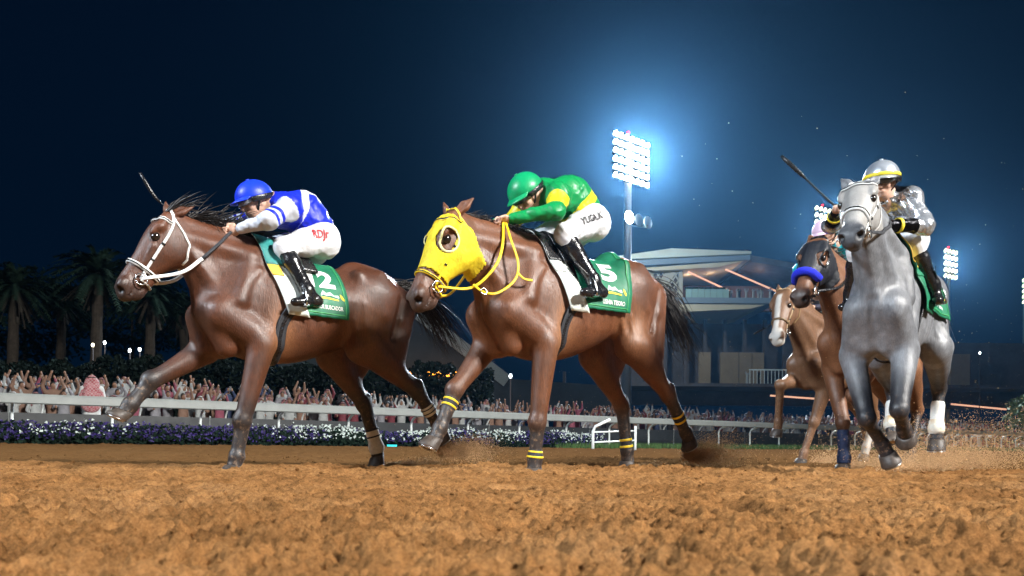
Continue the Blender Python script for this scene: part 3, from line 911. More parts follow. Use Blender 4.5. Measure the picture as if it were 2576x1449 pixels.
H[4] = build_horse(r4, dict(
    pitch=.02, dz=.05, poll=(1.0, -.07, 1.87), nose=(1.36, -.08, 1.345),
    RF=[(.50, -.17, .88), (.60, -.03, .40), (.60, -.02, .11), (.61, -.02, -.02)], LF=[(.56, .17, .86), (.86, .16, .62), (.64, .15, .46), (.54, .15, .42)],
    LH=[(-.34, .19, .92), (-.72, .14, .56), (-.60, .13, .22), (-.56, .13, .06)], RH=[(-.40, -.19, .92), (-.84, -.14, .62), (-1.02, -.13, .33), (-1.10, -.13, .24)],
    LFb=(-.5, 0, .8), LFf=(-.3, 0, -.9), RHf=(.55, 0, -.9), arch=(.02, 0, .05),
    earL=(.93, .04, 1.985), earR=(.98, -.17, 1.98), mane=(160, (-.11, .01, .02), .10),
    tail=[(-.745, 0, 1.44), (-.95, 0, 1.42), (-1.15, 0, 1.28), (-1.27, 0, 1.05)], points=(.8, 1.4)), .0135, BAY3, M_HAIR)
r5 = horse_root('racehorse', (3.75, 8.72), 50)
tag(r5, 'light chestnut racehorse with a white blaze, farthest back of the five', 'horse', 'galloping racehorses')
H[5] = build_horse(r5, dict(
    pitch=.03, dz=.06, poll=(1.08, -.04, 1.82), nose=(1.40, .05, 1.27),
    RF=[(.62, -.17, .94), (1.0, -.13, .86), (.92, -.20, .47), (.90, -.22, .32)], LF=[(.50, .12, .86), (.55, .02, .47), (.61, -.07, .13), (.63, -.09, .0)],
    LH=[(-.32, .18, .92), (-.68, .12, .56), (-.53, .09, .20), (-.49, .08, .03)], RH=[(-.40, -.19, .92), (-.84, -.14, .62), (-1.02, -.13, .33), (-1.10, -.13, .24)],
    RHf=(.55, 0, -.9), RFb=(-1, 0, -.1), arch=(.02, 0, .05),
    earL=(1.02, .05, 1.93), earR=(1.09, -.11, 1.945), mane=(160, (-.11, .01, .02), .10), blaze=2, muzzle=0.0, sock_LH=1.35,
    tail=[(-.745, 0, 1.44), (-.95, 0, 1.42), (-1.15, 0, 1.28), (-1.27, 0, 1.05)], points=(2.5, 2.9), tan=.3), .015, CHES, M_HAIRB)

# ------------------------------------------------------------------ tack
M_WLEA = mat('white_strap', (.72, .73, .72), .45, var=.08, nscale=30, bmp=.15)
M_BLEA = mat('black_leather', (.012, .012, .014), .28, var=.3, nscale=40, bmp=.25, bscale=90)
M_BWEB = mat('black_webbing', (.018, .020, .026), .7, var=.35, nscale=60, bmp=.3, bscale=200)
M_YEL = mat('yellow_strap', (.80, .56, .015), .45, var=.10, nscale=30, bmp=.12)
M_YHOOD = mat('yellow_hood_cloth', (.66, .52, .012), .75, var=.22, nscale=11, bmp=.8, bscale=22)
M_STEEL = mat('bit_steel', (.62, .64, .66), .22, metal=1.0)
M_BHOOD = mat('black_hood_cloth', (.008, .010, .016), .55, var=.3, nscale=20, bmp=.8, bscale=22)
M_BLUEF = mat('blue_fleece', (.012, .022, .62), .95, var=.25, nscale=90, bmp=.9, bscale=160)
M_NAVY = mat('navy_bandage', (.012, .030, .095), .6, var=.3, nscale=60, bmp=.3, bscale=150)
M_WBAND = mat('white_bandage', (.70, .70, .66), .75, var=.12, nscale=40, bmp=.35, bscale=150)
M_TEAL = mat('teal_pad', (.02, .20, .19), .6, var=.2, nscale=20, bmp=.2)
M_PADW = mat('white_pad', (.66, .72, .68), .6, var=.08, nscale=12, bmp=.2)
M_PADY = mat('yellow_pad', (.72, .47, .05), .6, var=.12, nscale=14, bmp=.2)
M_GREENC = mat('green_cloth', (.004, .155, .075), .55, var=.22, nscale=9, bmp=.22, bscale=70)
M_GRNL = mat('light_green_piping', (.05, .36, .12), .5)
M_LETTER = mat('white_print', (.82, .84, .82), .6, var=.03)
M_EMBY = mat('yellow_print', (.75, .60, .03), .6, var=.1)
M_EMBW = mat('pale_print', (.45, .66, .55), .6, var=.2, nscale=60)

def strap(hh, name, pts, width, mt, parent=None, off=.002, n=28, th=.005, closed=False):
    p = np.asarray(pts, float)
    p = spline(np.vstack([p, p[:1]]), n + 1)[:-1] if closed else spline(p, n)
    p, g = hh['F'].wrap(p, off)
    return ribbon(name, p, g, width, th, mt, parent or hh['root'], closed)

def ring_mesh(name, c, nrm_, R, r, mt, parent, n=18):
    x = nrm(np.cross(nrm_, V(.3, .5, .8))); y = np.cross(nrm(nrm_), x)
    pts = [V(*c) + R * (math.cos(t) * x + math.sin(t) * y) for t in np.linspace(0, 2 * math.pi, n + 1)]
    return MB().tube(pts, r, 6).build(name, mt, parent, True)

def bridle(hh, mt, trim, noseband=True, brow=True, nb_s=.40, nb_w=.028, ch=.019):
    hp = hh['hp']; e1, e2, e3 = hh['e']
    root = hh['root']
    br = empty('bridle', parent=root)
    bits = {}
    for sd in (1, -1):
        bit = hp(.470, -.046, sd * .066); bits[sd] = bit
        strap(hh, 'cheek_strap', [bit, hp(.38, -.035, sd * .07), hp(.27, -.028, sd * .085), hp(.14, -.02, sd * .10), hp(.04, .0, sd * .09), hp(-.025, .05, sd * .045), hp(-.03, .065, 0)], ch, mt, br)
        o = strap(hh, 'throat_strap', [hp(.01, .02, sd * .085), hp(.055, -.05, sd * .09), hp(.105, -.12, sd * .075), hp(.15, -.165, sd * .045), hp(.165, -.18, 0)], ch * .8, mt, br)
        ring_mesh('bit_ring', bit + e3 * sd * .016, e3, .036, .0045, M_STEEL, br)
        strap(hh, 'buckle', [hp(.20, -.026, sd * .095), hp(.215, -.026, sd * .094)], ch * 1.35, trim, br, .0065, 4)
        strap(hh, 'buckle', [hp(.32, -.031, sd * .08), hp(.332, -.032, sd * .08)], ch * 1.35, trim, br, .0065, 4)
    if noseband:
        ringp = [hp(nb_s, .055 * math.cos(a) - .012 if math.cos(a) > 0 else .10 * math.cos(a) - .012, .066 * math.sin(a)) for a in np.linspace(0, 2 * math.pi, 14)[:-1]]
        nb = strap(hh, 'noseband', ringp, nb_w, mt, br, .003, 40, .010, True)
        strap(hh, 'trim', ringp, nb_w * .35, trim, nb, .0115, 40, .003, True)
    if brow:
        bp = [hp(.055, -.005, .095), hp(.075, .05, .08), hp(.085, .085, .03), hp(.085, .085, -.03), hp(.075, .05, -.08), hp(.055, -.005, -.095)]
        bb = strap(hh, 'browband', bp, .026, mt, br, .003, 30, .006)
        strap(hh, 'trim', bp, .009, trim, bb, .0085, 30, .003)
    strap(hh, 'chin_strap', [bits[1], hp(.47, -.09, .045), hp(.475, -.105, 0), hp(.47, -.09, -.045), bits[-1]], .014, mt, br, .003, 20)
    return br, bits

def rein(hh, name, pts, w, mt, parent, sd=1, n=30, nor=None):
    p = spline(pts, n)
    d = hh['F'](p); m = d < .012                               # keep the strap outside the neck
    if m.any():
        q, _ = hh['F'].wrap(p[m], .012); p[m] = q
    return ribbon(name, p, np.tile(V(.1, sd, .45) if nor is None else nor, (n, 1)), w, .005, mt, parent)

def torso_map(hh, a, phi, off):
    a, phi = np.broadcast_arrays(np.asarray(a, float), np.asarray(phi, float))
    o = np.stack([a, 0 * a, hh['tz'](a, 1.18)], -1); d = np.stack([0 * a, np.sin(phi), np.cos(phi)], -1)
    lo = np.full(a.shape, .05); hi = np.full(a.shape, .62)
    for _ in range(18):
        m = (lo + hi) / 2
        v = hh['F'](o + d * m[..., None]) > 0
        hi = np.where(v, m, hi); lo = np.where(v, lo, m)
    return o + d * (hi + off)[..., None]

def drape(hh, name, fa, phis, mt, off=.014, nx=16, ny=30, fold=.0, th=.006, parent=None):
    """cloth lying over the back; fa(x, phi) gives the place along the body"""
    x = np.linspace(0, 1, nx); ph = np.linspace(phis[0], phis[1], ny)
    X, PH = np.meshgrid(x, ph, indexing='ij')
    A = fa(X, PH)
    o = off + fold * np.sin(X * 9 + PH * 2) * np.clip(np.abs(PH) - .8, 0, 1) + .02 * np.clip(np.abs(PH) - 1.2, 0, 1)
    P = torso_map(hh, A, PH, o)
    C = np.stack([A, 0 * A, hh['tz'](A, 1.18)], -1)
    Nn = nrm(P - C)
    vs = np.concatenate([P.reshape(-1, 3), (P + Nn * th).reshape(-1, 3)]); n0 = nx * ny
    q = []
    for i in range(nx - 1):
        for j in range(ny - 1):
            a, b, c, d = i * ny + j, (i + 1) * ny + j, (i + 1) * ny + j + 1, i * ny + j + 1
            q += [(a, d, c, b), (n0 + a, n0 + b, n0 + c, n0 + d)]
    rim = [i * ny for i in range(nx)] + [(nx - 1) * ny + j for j in range(1, ny)] + [i * ny + ny - 1 for i in range(nx - 2, -1, -1)] + [j for j in range(ny - 2, 0, -1)]
    for k in range(len(rim)):
        a, b = rim[k], rim[(k + 1) % len(rim)]
        q.append((a, b, n0 + b, n0 + a))
    return link(name, mesh_np(name, vs, q), mt, parent or hh['root'])

def text_mesh(s, font_size=1.0, bold=.0):
    cu = bpy.data.curves.new('t', 'FONT'); cu.body = s; cu.size = font_size; cu.offset = bold; cu.resolution_u = 3
    cu.align_x = 'CENTER'; cu.align_y = 'CENTER'
    ob = bpy.data.objects.new('t', cu); COL.objects.link(ob)
    dg = bpy.context.evaluated_depsgraph_get()
    me = bpy.data.meshes.new_from_object(ob.evaluated_get(dg))
    bpy.data.objects.remove(ob)
    bm = bmesh.new(); bm.from_mesh(me)
    bmesh.ops.subdivide_edges(bm, edges=[e for e in bm.edges if e.calc_length() > .12 * font_size], cuts=3, use_grid_fill=False)
    bmesh.ops.triangulate(bm, faces=bm.faces)
    v = np.array([x.co[:] for x in bm.verts]); f = [[y.index for y in x.verts] for x in bm.faces]
    bm.free()
    return v, f

def place_print(hh, name, v, f, fa, x0, x1, p0, p1, mt, parent, off):
    """lays flat print on the draped cloth: x runs front to rear, y up"""
    lo = v.min(0); hi = v.max(0); t = (v - lo) / np.maximum(hi - lo, 1e-6)
    X = x0 + (x1 - x0) * t[:, 0]; PH = p1 + (p0 - p1) * t[:, 1]
    P = torso_map(hh, fa(X, PH), PH, off + .02 * np.clip(np.abs(PH) - 1.2, 0, 1))
    return link(name, mesh_np(name, P, None, f, smooth=False), mt, parent)

def sleeve(hh, name, key, t0, t1, off, mt, nt=10, na=18, parent=None):
    pl = [hh['legs'][key][i] for i in range(3)] + [hh['legs'][key + 'c'][0]]
    pl = np.array(pl)
    T = np.linspace(t0, t1, nt); vs = []
    for t in T:
        i = min(int(t), 2); p = pl[i] + (pl[i + 1] - pl[i]) * (t - i); d = nrm(pl[i + 1] - pl[i])
        b = hh['legs'][key + 'c'][1]; b = nrm(b - d * (b @ d)); c = np.cross(d, b)
        p = p + b * .012
        an = np.linspace(0, 2 * math.pi, na + 1)[:-1]
        dr = np.cos(an)[:, None] * b + np.sin(an)[:, None] * c
        lo = np.zeros(na); hi = np.full(na, .085)
        for _ in range(14):
            m = (lo + hi) / 2; v = hh['F'](p + dr * m[:, None]) > 0
            hi = np.where(v, m, hi); lo = np.where(v, lo, m)
        e = 0.0 if t in (T[0], T[-1]) else off
        vs.append(p + dr * (np.minimum(hi, .07) + e)[:, None])
    vs = np.array(vs).reshape(-1, 3); q = []
    for i in range(nt - 1):
        for j in range(na):
            k = (j + 1) % na
            q.append((i * na + j, i * na + k, (i + 1) * na + k, (i + 1) * na + j))
    return link(name, mesh_np(name, vs, q), mt, parent or hh['root'])

def hood(hh, mt, rim_mat, s1=.40, eye_r=.062):
    """cloth hood: the skin of the head lifted by a few millimetres, with eye openings and ear holes"""
    body = [c for c in hh['root'].children if c.name.startswith('body')][0].data
    n = len(body.vertices)
    co = np.empty(n * 3, np.float32); body.vertices.foreach_get('co', co); co = co.reshape(-1, 3).astype(float)
    no = np.empty(n * 3, np.float32); body.vertices.foreach_get('normal', no); no = no.reshape(-1, 3)
    e1, e2, e3 = hh['e']; h = hh['h']; hp = hh['hp']
    q = (co - hh['poll']) @ np.array([e1, e2, e3]).T / h
    m = (q[:, 0] < s1 + .10 * np.clip(-q[:, 1], 0, .2) * 0) & (q[:, 0] > .01 - q[:, 1] * .15) & (np.abs(q[:, 2]) < .16) & (q[:, 1] > -.26) & (q[:, 1] < .16)
    m &= ~(q[:, 0] < .04 + .75 * np.clip(-q[:, 1] - .09, 0, 1))
    m &= (q[:, 0] > .035) | (np.abs(q[:, 2]) < .05)
    for sd in (1, -1):
        ec = hp(.20, .022, sd * .09)
        dd = co - ec
        m &= np.sqrt(((dd @ e1) / 1.12)**2 + (dd @ e2)**2 + (dd @ e3)**2) > eye_r * h
    nl = len(body.loops); li = np.empty(nl, np.int32); body.loops.foreach_get('vertex_index', li); Q = li.reshape(-1, 4)
    Q = Q[m[Q].all(1)]
    used = np.unique(Q); remap = np.full(n, -1); remap[used] = np.arange(len(used))
    k = len(used)
    vin = co[used] + no[used] * .001; vout = co[used] + no[used] * .007
    Qr = remap[Q]
    # close the rim
    E = np.concatenate([np.stack([Qr[:, i], Qr[:, (i + 1) % 4]], 1) for i in range(4)])
    key = np.sort(E, 1); uu, inv, cnt = np.unique(key, axis=0, return_inverse=True, return_counts=True)
    B = E[cnt[inv.ravel()] == 1]
    rimq = np.stack([B[:, 1], B[:, 0], B[:, 0] + k, B[:, 1] + k], 1)
    o = link('hood', mesh_np('hood', np.concatenate([vin, vout]), np.concatenate([Qr + k, Qr[:, ::-1], rimq[:, ::-1]])), mt, hh['root'])
    for sd in (1, -1):
        ec = hp(.20, .022, sd * .09)
        pts = [ec + (e1 * 1.10 * math.cos(t) + e2 * math.sin(t)) * (eye_r + .004) * h + e3 * sd * .02 for t in np.linspace(0, 2 * math.pi, 25)[:-1]]
        p, g = hh['F'].wrap(np.array(pts), .006)
        ribbon('eye_rim', p, g, .015, .006, rim_mat, o, True)
    return o

def number_cloth(hh, fa, phi0, phi1, number, name, num_x, num_p, name_x, name_p, em_x, em_p):
    c = drape(hh, 'number_cloth', fa, (-phi1, phi1), M_GREENC, .014, 20, 70, .0)
    for sd in (1,):
        for xx in (.93,):
            ph = np.linspace(.15, phi1 - .02, 30)
            P = torso_map(hh, fa(np.full(30, xx), ph), ph, .0215 + .02 * np.clip(np.abs(ph) - 1.2, 0, 1))
            ribbon('piping', P, nrm(P - np.stack([P[:, 0], 0 * P[:, 0], hh['tz'](P[:, 0], 1.18)], -1)), .008, .003, M_GRNL, c)
        x = np.linspace(.02, .93, 20); ph = np.full(20, phi1 - .09)
        P = torso_map(hh, fa(x, ph), ph, .0215 + .02 * np.clip(np.abs(ph) - 1.2, 0, 1))
        ribbon('piping', P, nrm(P - np.stack([P[:, 0], 0 * P[:, 0], hh['tz'](P[:, 0], 1.18)], -1)), .008, .003, M_GRNL, c)
    v, f = text_mesh(number, 1.0, .045)
    place_print(hh, 'number', v, f, fa, *num_x, *num_p, M_LETTER, c, .0235)
    v, f = text_mesh(name, 1.0, .02)
    place_print(hh, 'name_lettering', v, f, fa, *name_x, *name_p, M_LETTER, c, .0235)
    # emblem: pale skyline ridge over yellow strokes with a yellow fin at the rear
    def poly(nm, pts, mt, o):
        pts = np.array(pts, float)
        X = em_x[0] + (em_x[1] - em_x[0]) * pts[:, 0]; PH = em_p[0] + (em_p[1] - em_p[0]) * (1 - pts[:, 1])
        P = torso_map(hh, fa(X, PH), PH, o + .02 * np.clip(np.abs(PH) - 1.2, 0, 1))
        n = len(pts) // 2
        q = [(i, i + 1, 2 * n - 2 - i, 2 * n - 1 - i) for i in range(n - 1)]
        return link(nm, mesh_np(nm, P, q, None, False), mt, c)
    poly('emblem', [(.12, .55), (.22, .95), (.34, .72), (.5, .85), (.62, .55), (.78, .62), (.82, .4), (.78, .35), (.62, .42), (.5, .5), (.34, .45), (.22, .55), (.14, .4), (.12, .38)], M_EMBW, .0232)
    poly('emblem', [(.02, .28), (.3, .36), (.55, .28), (.78, .24), (.78, .12), (.55, .14), (.3, .2), (.02, .14)], M_EMBY, .0232)
    poly('emblem', [(.86, .75), (.93, .60), (1.0, .30), (.98, .12), (.90, .25), (.86, .40)], M_EMBY, .0232)
    return c

def saddle_kit(hh, a0, girth_a=(.12, .27), pad=(M_PADW, M_TEAL, M_PADY), slant=.10, pad_phi=1.98, saddle_mat=M_BLEA, pad_w=(.02, .16)):
    # pad in front of the number cloth, black saddle on top, girth
    f1 = lambda x, p: a0 + .02 - slant * np.clip(np.abs(p), 0, 2) + pad_w[0] + (pad_w[1] - pad_w[0]) * (1 - x)
    p = drape(hh, 'saddle_pad', f1, (-pad_phi, pad_phi), pad[0], .020, 10, 40)
    drape(hh, 'pad_top', lambda x, q: f1(x * 1.04 - .02, q), (-.72, .72), pad[1], .0275, 10, 24, parent=p)
    drape(hh, 'pad_panel', lambda x, q: f1(x * .55 - .02, q), (.73, 1.02), pad[2], .0275, 6, 10, parent=p)
    s = drape(hh, 'saddle', lambda x, q: a0 - .10 - .05 * np.abs(q) + .14 - .24 * x, (-.80, .80), saddle_mat, .036, 12, 26, 0, .018)
    S = Field().ell((a0 - .12, 0, hh['tz'](a0 - .1, 1.555)), (.06, .10, .035), .03).cone((a0 - .1, 0, hh['tz'](a0, 1.555)), (a0 + .04, 0, hh['tz'](a0 + .04, 1.58)), .055, .05, .04)
    me, _ = S.mesh('saddle_seat', .012); link('saddle_seat', me, saddle_mat, s)
    ph = np.linspace(math.pi * .30, math.pi * 1.70, 60)
    k = (1 - np.cos(ph)) / 2
    a = girth_a[0] + (girth_a[1] - girth_a[0]) * sstep(k, .35, .95)
    P = torso_map(hh, a, ph, np.full(60, .006))
    N = nrm(np.stack([0 * a, np.sin(ph), np.cos(ph)], -1))
    g = ribbon('girth', P, N, .085, .008, M_BWEB, hh['root'])
    P2 = torso_map(hh, a, ph, np.full(60, .013))
    ribbon('girth_stitching', P2, N, .030, .004, M_BLEA, g)
    return s

def stirrup(hh, ankle, toe, heel, top, parent):
    """stirrup leather and the iron round the ball of the foot"""
    b = V(*toe) * .62 + V(*heel) * .38
    s = empty('stirrup', parent=parent)
    lat = V(0, 1, 0)
    c = b + V(0, 0, -.028)
    MB().box(tuple(c - V(.018, .055, .005)), tuple(c + V(.018, .055, .005))).build('tread', M_STEEL, s)
    arch = [c + lat * .055 * math.cos(t) + V(0, 0, .125 * math.sin(t)) for t in np.linspace(0, math.pi, 13)]
    MB().tube(arch, .006, 6).build('iron', M_STEEL, s, True)
    p = spline([c + V(0, 0, .13), (c + V(0, 0, .13) + V(*top)) / 2, V(*top)], 10)
    ribbon('leather', p, np.tile(V(0, np.sign(b[1]), .3), (10, 1)), .022, .004, M_BLEA, s)
    return s

# ---- leader: white bridle
h = H[1]; hp = h['hp']
br, bits = bridle(h, M_WLEA, M_BLEA)
rn = empty('reins', parent=r1)
LH1 = V(.545, .075, 1.625); RH1 = V(.70, -.10, 1.665)
for sd, hand in ((1, LH1), (-1, RH1)):
    m = V(.765, sd * .185, 1.385)
    rein(h, 'rein', [bits[sd] + V(0, sd * .025, 0), V(.89, sd * .165, 1.28), m], .026, M_WLEA, rn, sd, 16)
    rein(h, 'rubber_grip', [m, V(.65, sd * .16, 1.51), hand, hand + V(-.05, -sd * .05, -.05)], .022, M_BWEB, rn, sd, 16)
fa1 = lambda x, p: .17 - (.32 + .035 * np.clip(np.abs(p), 0, 1.7)) * x - .0 * p
number_cloth(h, fa1, 0, 1.93, '12', 'SENOR BUSCADOR', (.26, .80), (.62, 1.18), (.30, .87), (1.64, 1.74), (.40, .92), (1.24, 1.54))
saddle_kit(h, .24, (.11, .27))
for key, ts in (('RH', ((1.60, 2.0, M_WBAND), (1.58, 1.63, M_BWEB), (1.74, 1.79, M_BWEB))), ('LH', ((1.42, 1.66, M_WBAND), (1.46, 1.50, M_BWEB), (1.56, 1.60, M_BWEB)))):
    for i, (t0, t1, mt_) in enumerate(ts): sleeve(h, 'leg_bandage' if i == 0 else 'bandage_tape', key, t0, t1 if i or key == 'LH' else 2.75, .006 if i == 0 else .010, mt_, 14 if i == 0 else 5)
# ---- second: yellow hood
h = H[2]; hp = h['hp']
hood(h, M_YHOOD, mat('pale_yellow_rim', (.80, .74, .35), .6), .40)
br, bits = bridle(h, M_YEL, M_BLEA, True, True, .425, .022, .016)
rn = empty('reins', parent=r2)
LH2 = V(.635, .055, 1.675); RH2 = V(.65, -.05, 1.675)
rein(h, 'rein', [bits[1] + V(0, .02, 0), (.94, .15, 1.17), (.80, .19, 1.30), (.72, .17, 1.45), LH2], .019, M_YEL, rn, 1, 30)
rein(h, 'rein', [bits[-1] + V(0, -.02, 0), (.94, -.15, 1.17), (.80, -.19, 1.30), (.72, -.17, 1.45), RH2], .019, M_YEL, rn, -1, 30)
neck = [(.93, .16, 1.19), (.885, .20, 1.145), (.80, .235, 1.14), (.665, .235, 1.24), (.63, .22, 1.36), (.655, .17, 1.52), LH2 + V(-.01, .01, -.01)]
rein(h, 'rein_loop', neck, .017, M_YEL, rn, 1, 40)
rein(h, 'rein_end', [(.64, .232, 1.29), (.60, .245, 1.255), (.54, .255, 1.25)], .017, M_YEL, rn, 1, 10)
ring_mesh('rein_ring', (.885, .215, 1.145), (0.2, 1, .2), .02, .004, M_STEEL, rn)
fa2 = lambda x, p: .14 - (.50 - .03 * np.clip(np.abs(p), 0, 1.7)) * x
number_cloth(h, fa2, 0, 1.88, '5', 'USHBA TESORO', (.46, .76), (.50, 1.12), (.40, .86), (1.62, 1.73), (.46, .88), (1.20, 1.52))
saddle_kit(h, .24, (.10, .25), (M_PADW, M_BLEA, M_PADW))
for key, t in (('LF', 1.78), ('RF', 1.25), ('LH', 1.50), ('RH', 1.72)):
    sleeve(h, 'leg_tape', key, t, t + .07, .006, M_YEL, 4); sleeve(h, 'leg_tape', key, t + .14, t + .21, .006, M_YEL, 4)
    sleeve(h, 'leg_wrap', key, t - .03, t + .24, .003, M_BWEB, 6)
# ---- grey
h = H[3]; hp = h['hp']
br, bits = bridle(h, M_WLEA, M_BLEA, True, True, .36, .034)
rn = empty('reins', parent=r3)
LH3 = V(.64, .03, 1.655); RH3 = V(.69, -.235, 1.80)
for sd, hand in ((1, LH3), (-1, V(.66, -.17, 1.66))):
    rein(h, 'rein', [bits[sd] + V(0, sd * .02, 0), bits[sd] * .55 + hand * .45 + V(0, sd * .05, -.03), hand], .024, M_BWEB, rn, sd, 20)
fa3 = lambda x, p: .12 - (.34 + .06 * np.clip(np.abs(p), 0, 1.7)) * x
number_cloth(h, fa3, 0, 1.86, '11', 'SAUDI CROWN', (.42, .80), (.55, 1.12), (.20, .76), (1.56, 1.66), (.40, .9), (1.18, 1.46))
saddle_kit(h, .24, (.14, .28), (M_GREENC, M_PADY, M_GREENC), pad_w=(.04, .20))
M_STAIN, nt_, N_, L_, b_ = new_mat('stained_bandage')
L_.new(ramp(nt_, noise(nt_, 7, 4, .6, objco(nt_)), [(.4, (.66, .64, .56)), (.62, (.50, .31, .12))]), b_.inputs['Base Color']); b_.inputs['Roughness'].default_value = .8
for key in ('LH', 'RH'):
    sleeve(h, 'leg_bandage', key, 1.35, 2.5, .008, M_WBAND, 16); sleeve(h, 'stained_wrap', key, 1.75, 2.45, .011, M_STAIN, 10)
# ---- bay with black hood and blue noseband
h = H[4]; hp = h['hp']
hood(h, M_BHOOD, M_BLEA, .36, .056)
br, bits = bridle(h, M_BLEA, M_STEEL, False, False)
ringp = np.array([hp(.375, .085 * math.cos(a) - .005 if math.cos(a) > 0 else .12 * math.cos(a) - .01, .085 * math.sin(a)) for a in np.linspace(-1.75, 1.75, 22)])
p_, g_ = h['F'].wrap(ringp, .018)
MB().tube(p_, [.012] + [.034] * 20 + [.012], 12).build('fleece_noseband', M_BLUEF, br, True)
rn = empty('reins', parent=r4)
for sd in (1, -1):
    rein(h, 'rein', [bits[sd] + V(0, sd * .02, 0), bits[sd] * .5 + V(.62, sd * .1, 1.72) * .5 + V(0, sd * .04, -.06), V(.62, -.06 + sd * .05, 1.72)], .024, M_BLEA, rn, sd, 20)
sleeve(h, 'leg_bandage', 'RF', 1.2, 2.9, .008, M_NAVY, 18)
saddle_kit(h, .24, (.12, .26), (M_PADY, M_PADY, M_PADY), pad_w=(.02, .30))
fa4 = lambda x, p: .10 - .36 * x
number_cloth(h, fa4, 0, 1.75, '9', 'NATIONAL', (.45, .7), (.5, 1.1), (.3, .8), (1.52, 1.62), (.4, .9), (1.15, 1.45)) if False else drape(h, 'saddle_cloth', fa4, (-1.75, 1.75), M_GREENC)
# ---- chestnut
h = H[5]
br, bits = bridle(h, mat('tan_strap', (.30, .20, .10), .5), M_BLEA, True, False, .37, .02)
saddle_kit(h, .24, (.12, .26))

# ------------------------------------------------------------------ jockeys
M_SKIN = mat('skin', (.56, .34, .25), .5, var=.14, nscale=26, bmp=.15, bscale=140)
M_BREECH = None
def cloth_mat(name, base, rough=.5, metal=0.0, bmpS=.5, folds=16.0, spec=.4):
    """woven cloth with drawn folds; base is a colour or a function of the node tree"""
    m, nt, N, L, b = new_mat(name)
    c = base(nt) if callable(base) else None
    v = objco(nt)
    var = ramp(nt, noise(nt, 5, 4, .6, v), [(.3, .86), (.7, 1.1)])
    if c is None:
        rgb = node(nt, 'ShaderNodeRGB'); rgb.outputs[0].default_value = (*base, 1); c = rgb.outputs[0]
    L.new(mix(nt, 1.0, c, var, 'MULTIPLY'), b.inputs['Base Color'])
    b.inputs['Roughness'].default_value = rough; b.inputs['Metallic'].default_value = metal
    b.inputs['Specular IOR Level'].default_value = spec
    w = node(nt, 'ShaderNodeTexWave', i_Scale=folds * .35, i_Distortion=7.0, i_Detail=3.0, wave_type='BANDS', bands_direction='DIAGONAL')
    w.inputs['Detail Scale'].default_value = 1.6
    L.new(v, w.inputs['Vector'])
    h = math_n(nt, 'ADD', math_n(nt, 'MULTIPLY', w.outputs['Fac'], .6), noise(nt, folds, 4, .55, v, .8))
    bump(nt, b, h, bmpS, .018)
    return m

def pattern(nt, sleeve_stops, body_stops):
    at = lambda n: node(nt, 'ShaderNodeAttribute', attribute_name=n).outputs['Fac']
    a = ramp(nt, at('sa'), sleeve_stops, 'CONSTANT'); t = ramp(nt, at('st'), body_stops, 'CONSTANT')
    return mix(nt, at('arm'), t, a)

def head_frame(f, up):
    f = nrm(V(*f)); l = nrm(np.cross(V(*up), f)); u = np.cross(f, l)
    return f, l, u

def add_hand(F, wrist, hand, axis, sd):
    """a closed fist: palm, four unequal curled fingers and a thumb across them; axis runs along the knuckles"""
    d = nrm(hand - wrist); ax = nrm(axis - d * (axis @ d)); dn = np.cross(d, ax) * sd
    if dn[2] > 0: dn = -dn
    F.cone(wrist, hand - d * .02, .026, .030, .02, dn, .75)
    F.ell(hand, (.042, .040, .024), .012, (d, ax, dn))
    for i, ln in enumerate((.95, 1.05, 1.0, .82)):
        k = hand + d * .036 + ax * (.030 - .020 * i) + dn * -.004
        p1 = k + (d * .020 + dn * .020) * ln; p2 = p1 + (dn * .022 - d * .012) * ln; p3 = p2 - (d * .020) * ln - dn * .002
        F.chain([k, p1, p2, p3], [.0105, .0098, .009, .008], .003)
    t0 = hand + ax * .038 - d * .02; t1 = t0 + d * .032 + ax * .010 + dn * .010; t2 = t1 + d * .014 - ax * .022 + dn * .018
    F.chain([t0, t1, t2], [.013, .011, .009], .006)

def helmet_mesh(c, f, l, u, R, panels=0, drop=.22, front=.0):
    nth, nph = 12, 36
    vs = [c + u * R[2]]
    for i in range(1, nth + 1):
        for j in range(nph):
            ph = 2 * math.pi * j / nph
            th = (math.pi / 2 + drop - front * max(0, math.cos(ph))) * i / nth
            k = 1 + (.012 * abs(math.cos(panels * ph / 2)) * math.sin(min(th, 1.57)) if panels else 0)
            vs.append(c + k * (f * R[0] * math.sin(th) * math.cos(ph) + l * R[1] * math.sin(th) * math.sin(ph) + u * R[2] * math.cos(th)))
    t = [(0, 1 + j, 1 + (j + 1) % nph) for j in range(nph)]; q = []
    for i in range(nth - 1):
        for j in range(nph):
            k = (j + 1) % nph
            q.append((1 + i * nph + j, 1 + (i + 1) * nph + j, 1 + (i + 1) * nph + k, 1 + i * nph + k))
    b = len(vs); vs.append(c - u * .01)
    t += [(b, 1 + (nth - 1) * nph + (j + 1) % nph, 1 + (nth - 1) * nph + j) for j in range(nph)]
    return vs, q, t

def folds(me, vs, amp, sc, seed):
    """creases of loose silk, as real displacement"""
    n = len(vs); no = np.empty(n * 3, np.float32); me.vertices.foreach_get('normal', no); no = no.reshape(-1, 3)
    a = vnoise(vs[:, 0] * sc + vs[:, 2] * sc * .5 + 50, vs[:, 1] * sc * .6 + vs[:, 2] * sc * .9 + 50, seed)
    b = vnoise(vs[:, 0] * sc * 2.1 - vs[:, 2] * sc + 90, vs[:, 1] * sc * 1.7 + vs[:, 2] * sc * 1.2 + 90, seed + 1)
    d = amp * ((1 - np.abs(2 * a - 1) * 1.6) * .8 + (1 - np.abs(2 * b - 1) * 1.6) * .4 - .3)
    me.vertices.foreach_set('co', (vs + no * d[:, None]).astype(np.float32).ravel()); me.update()

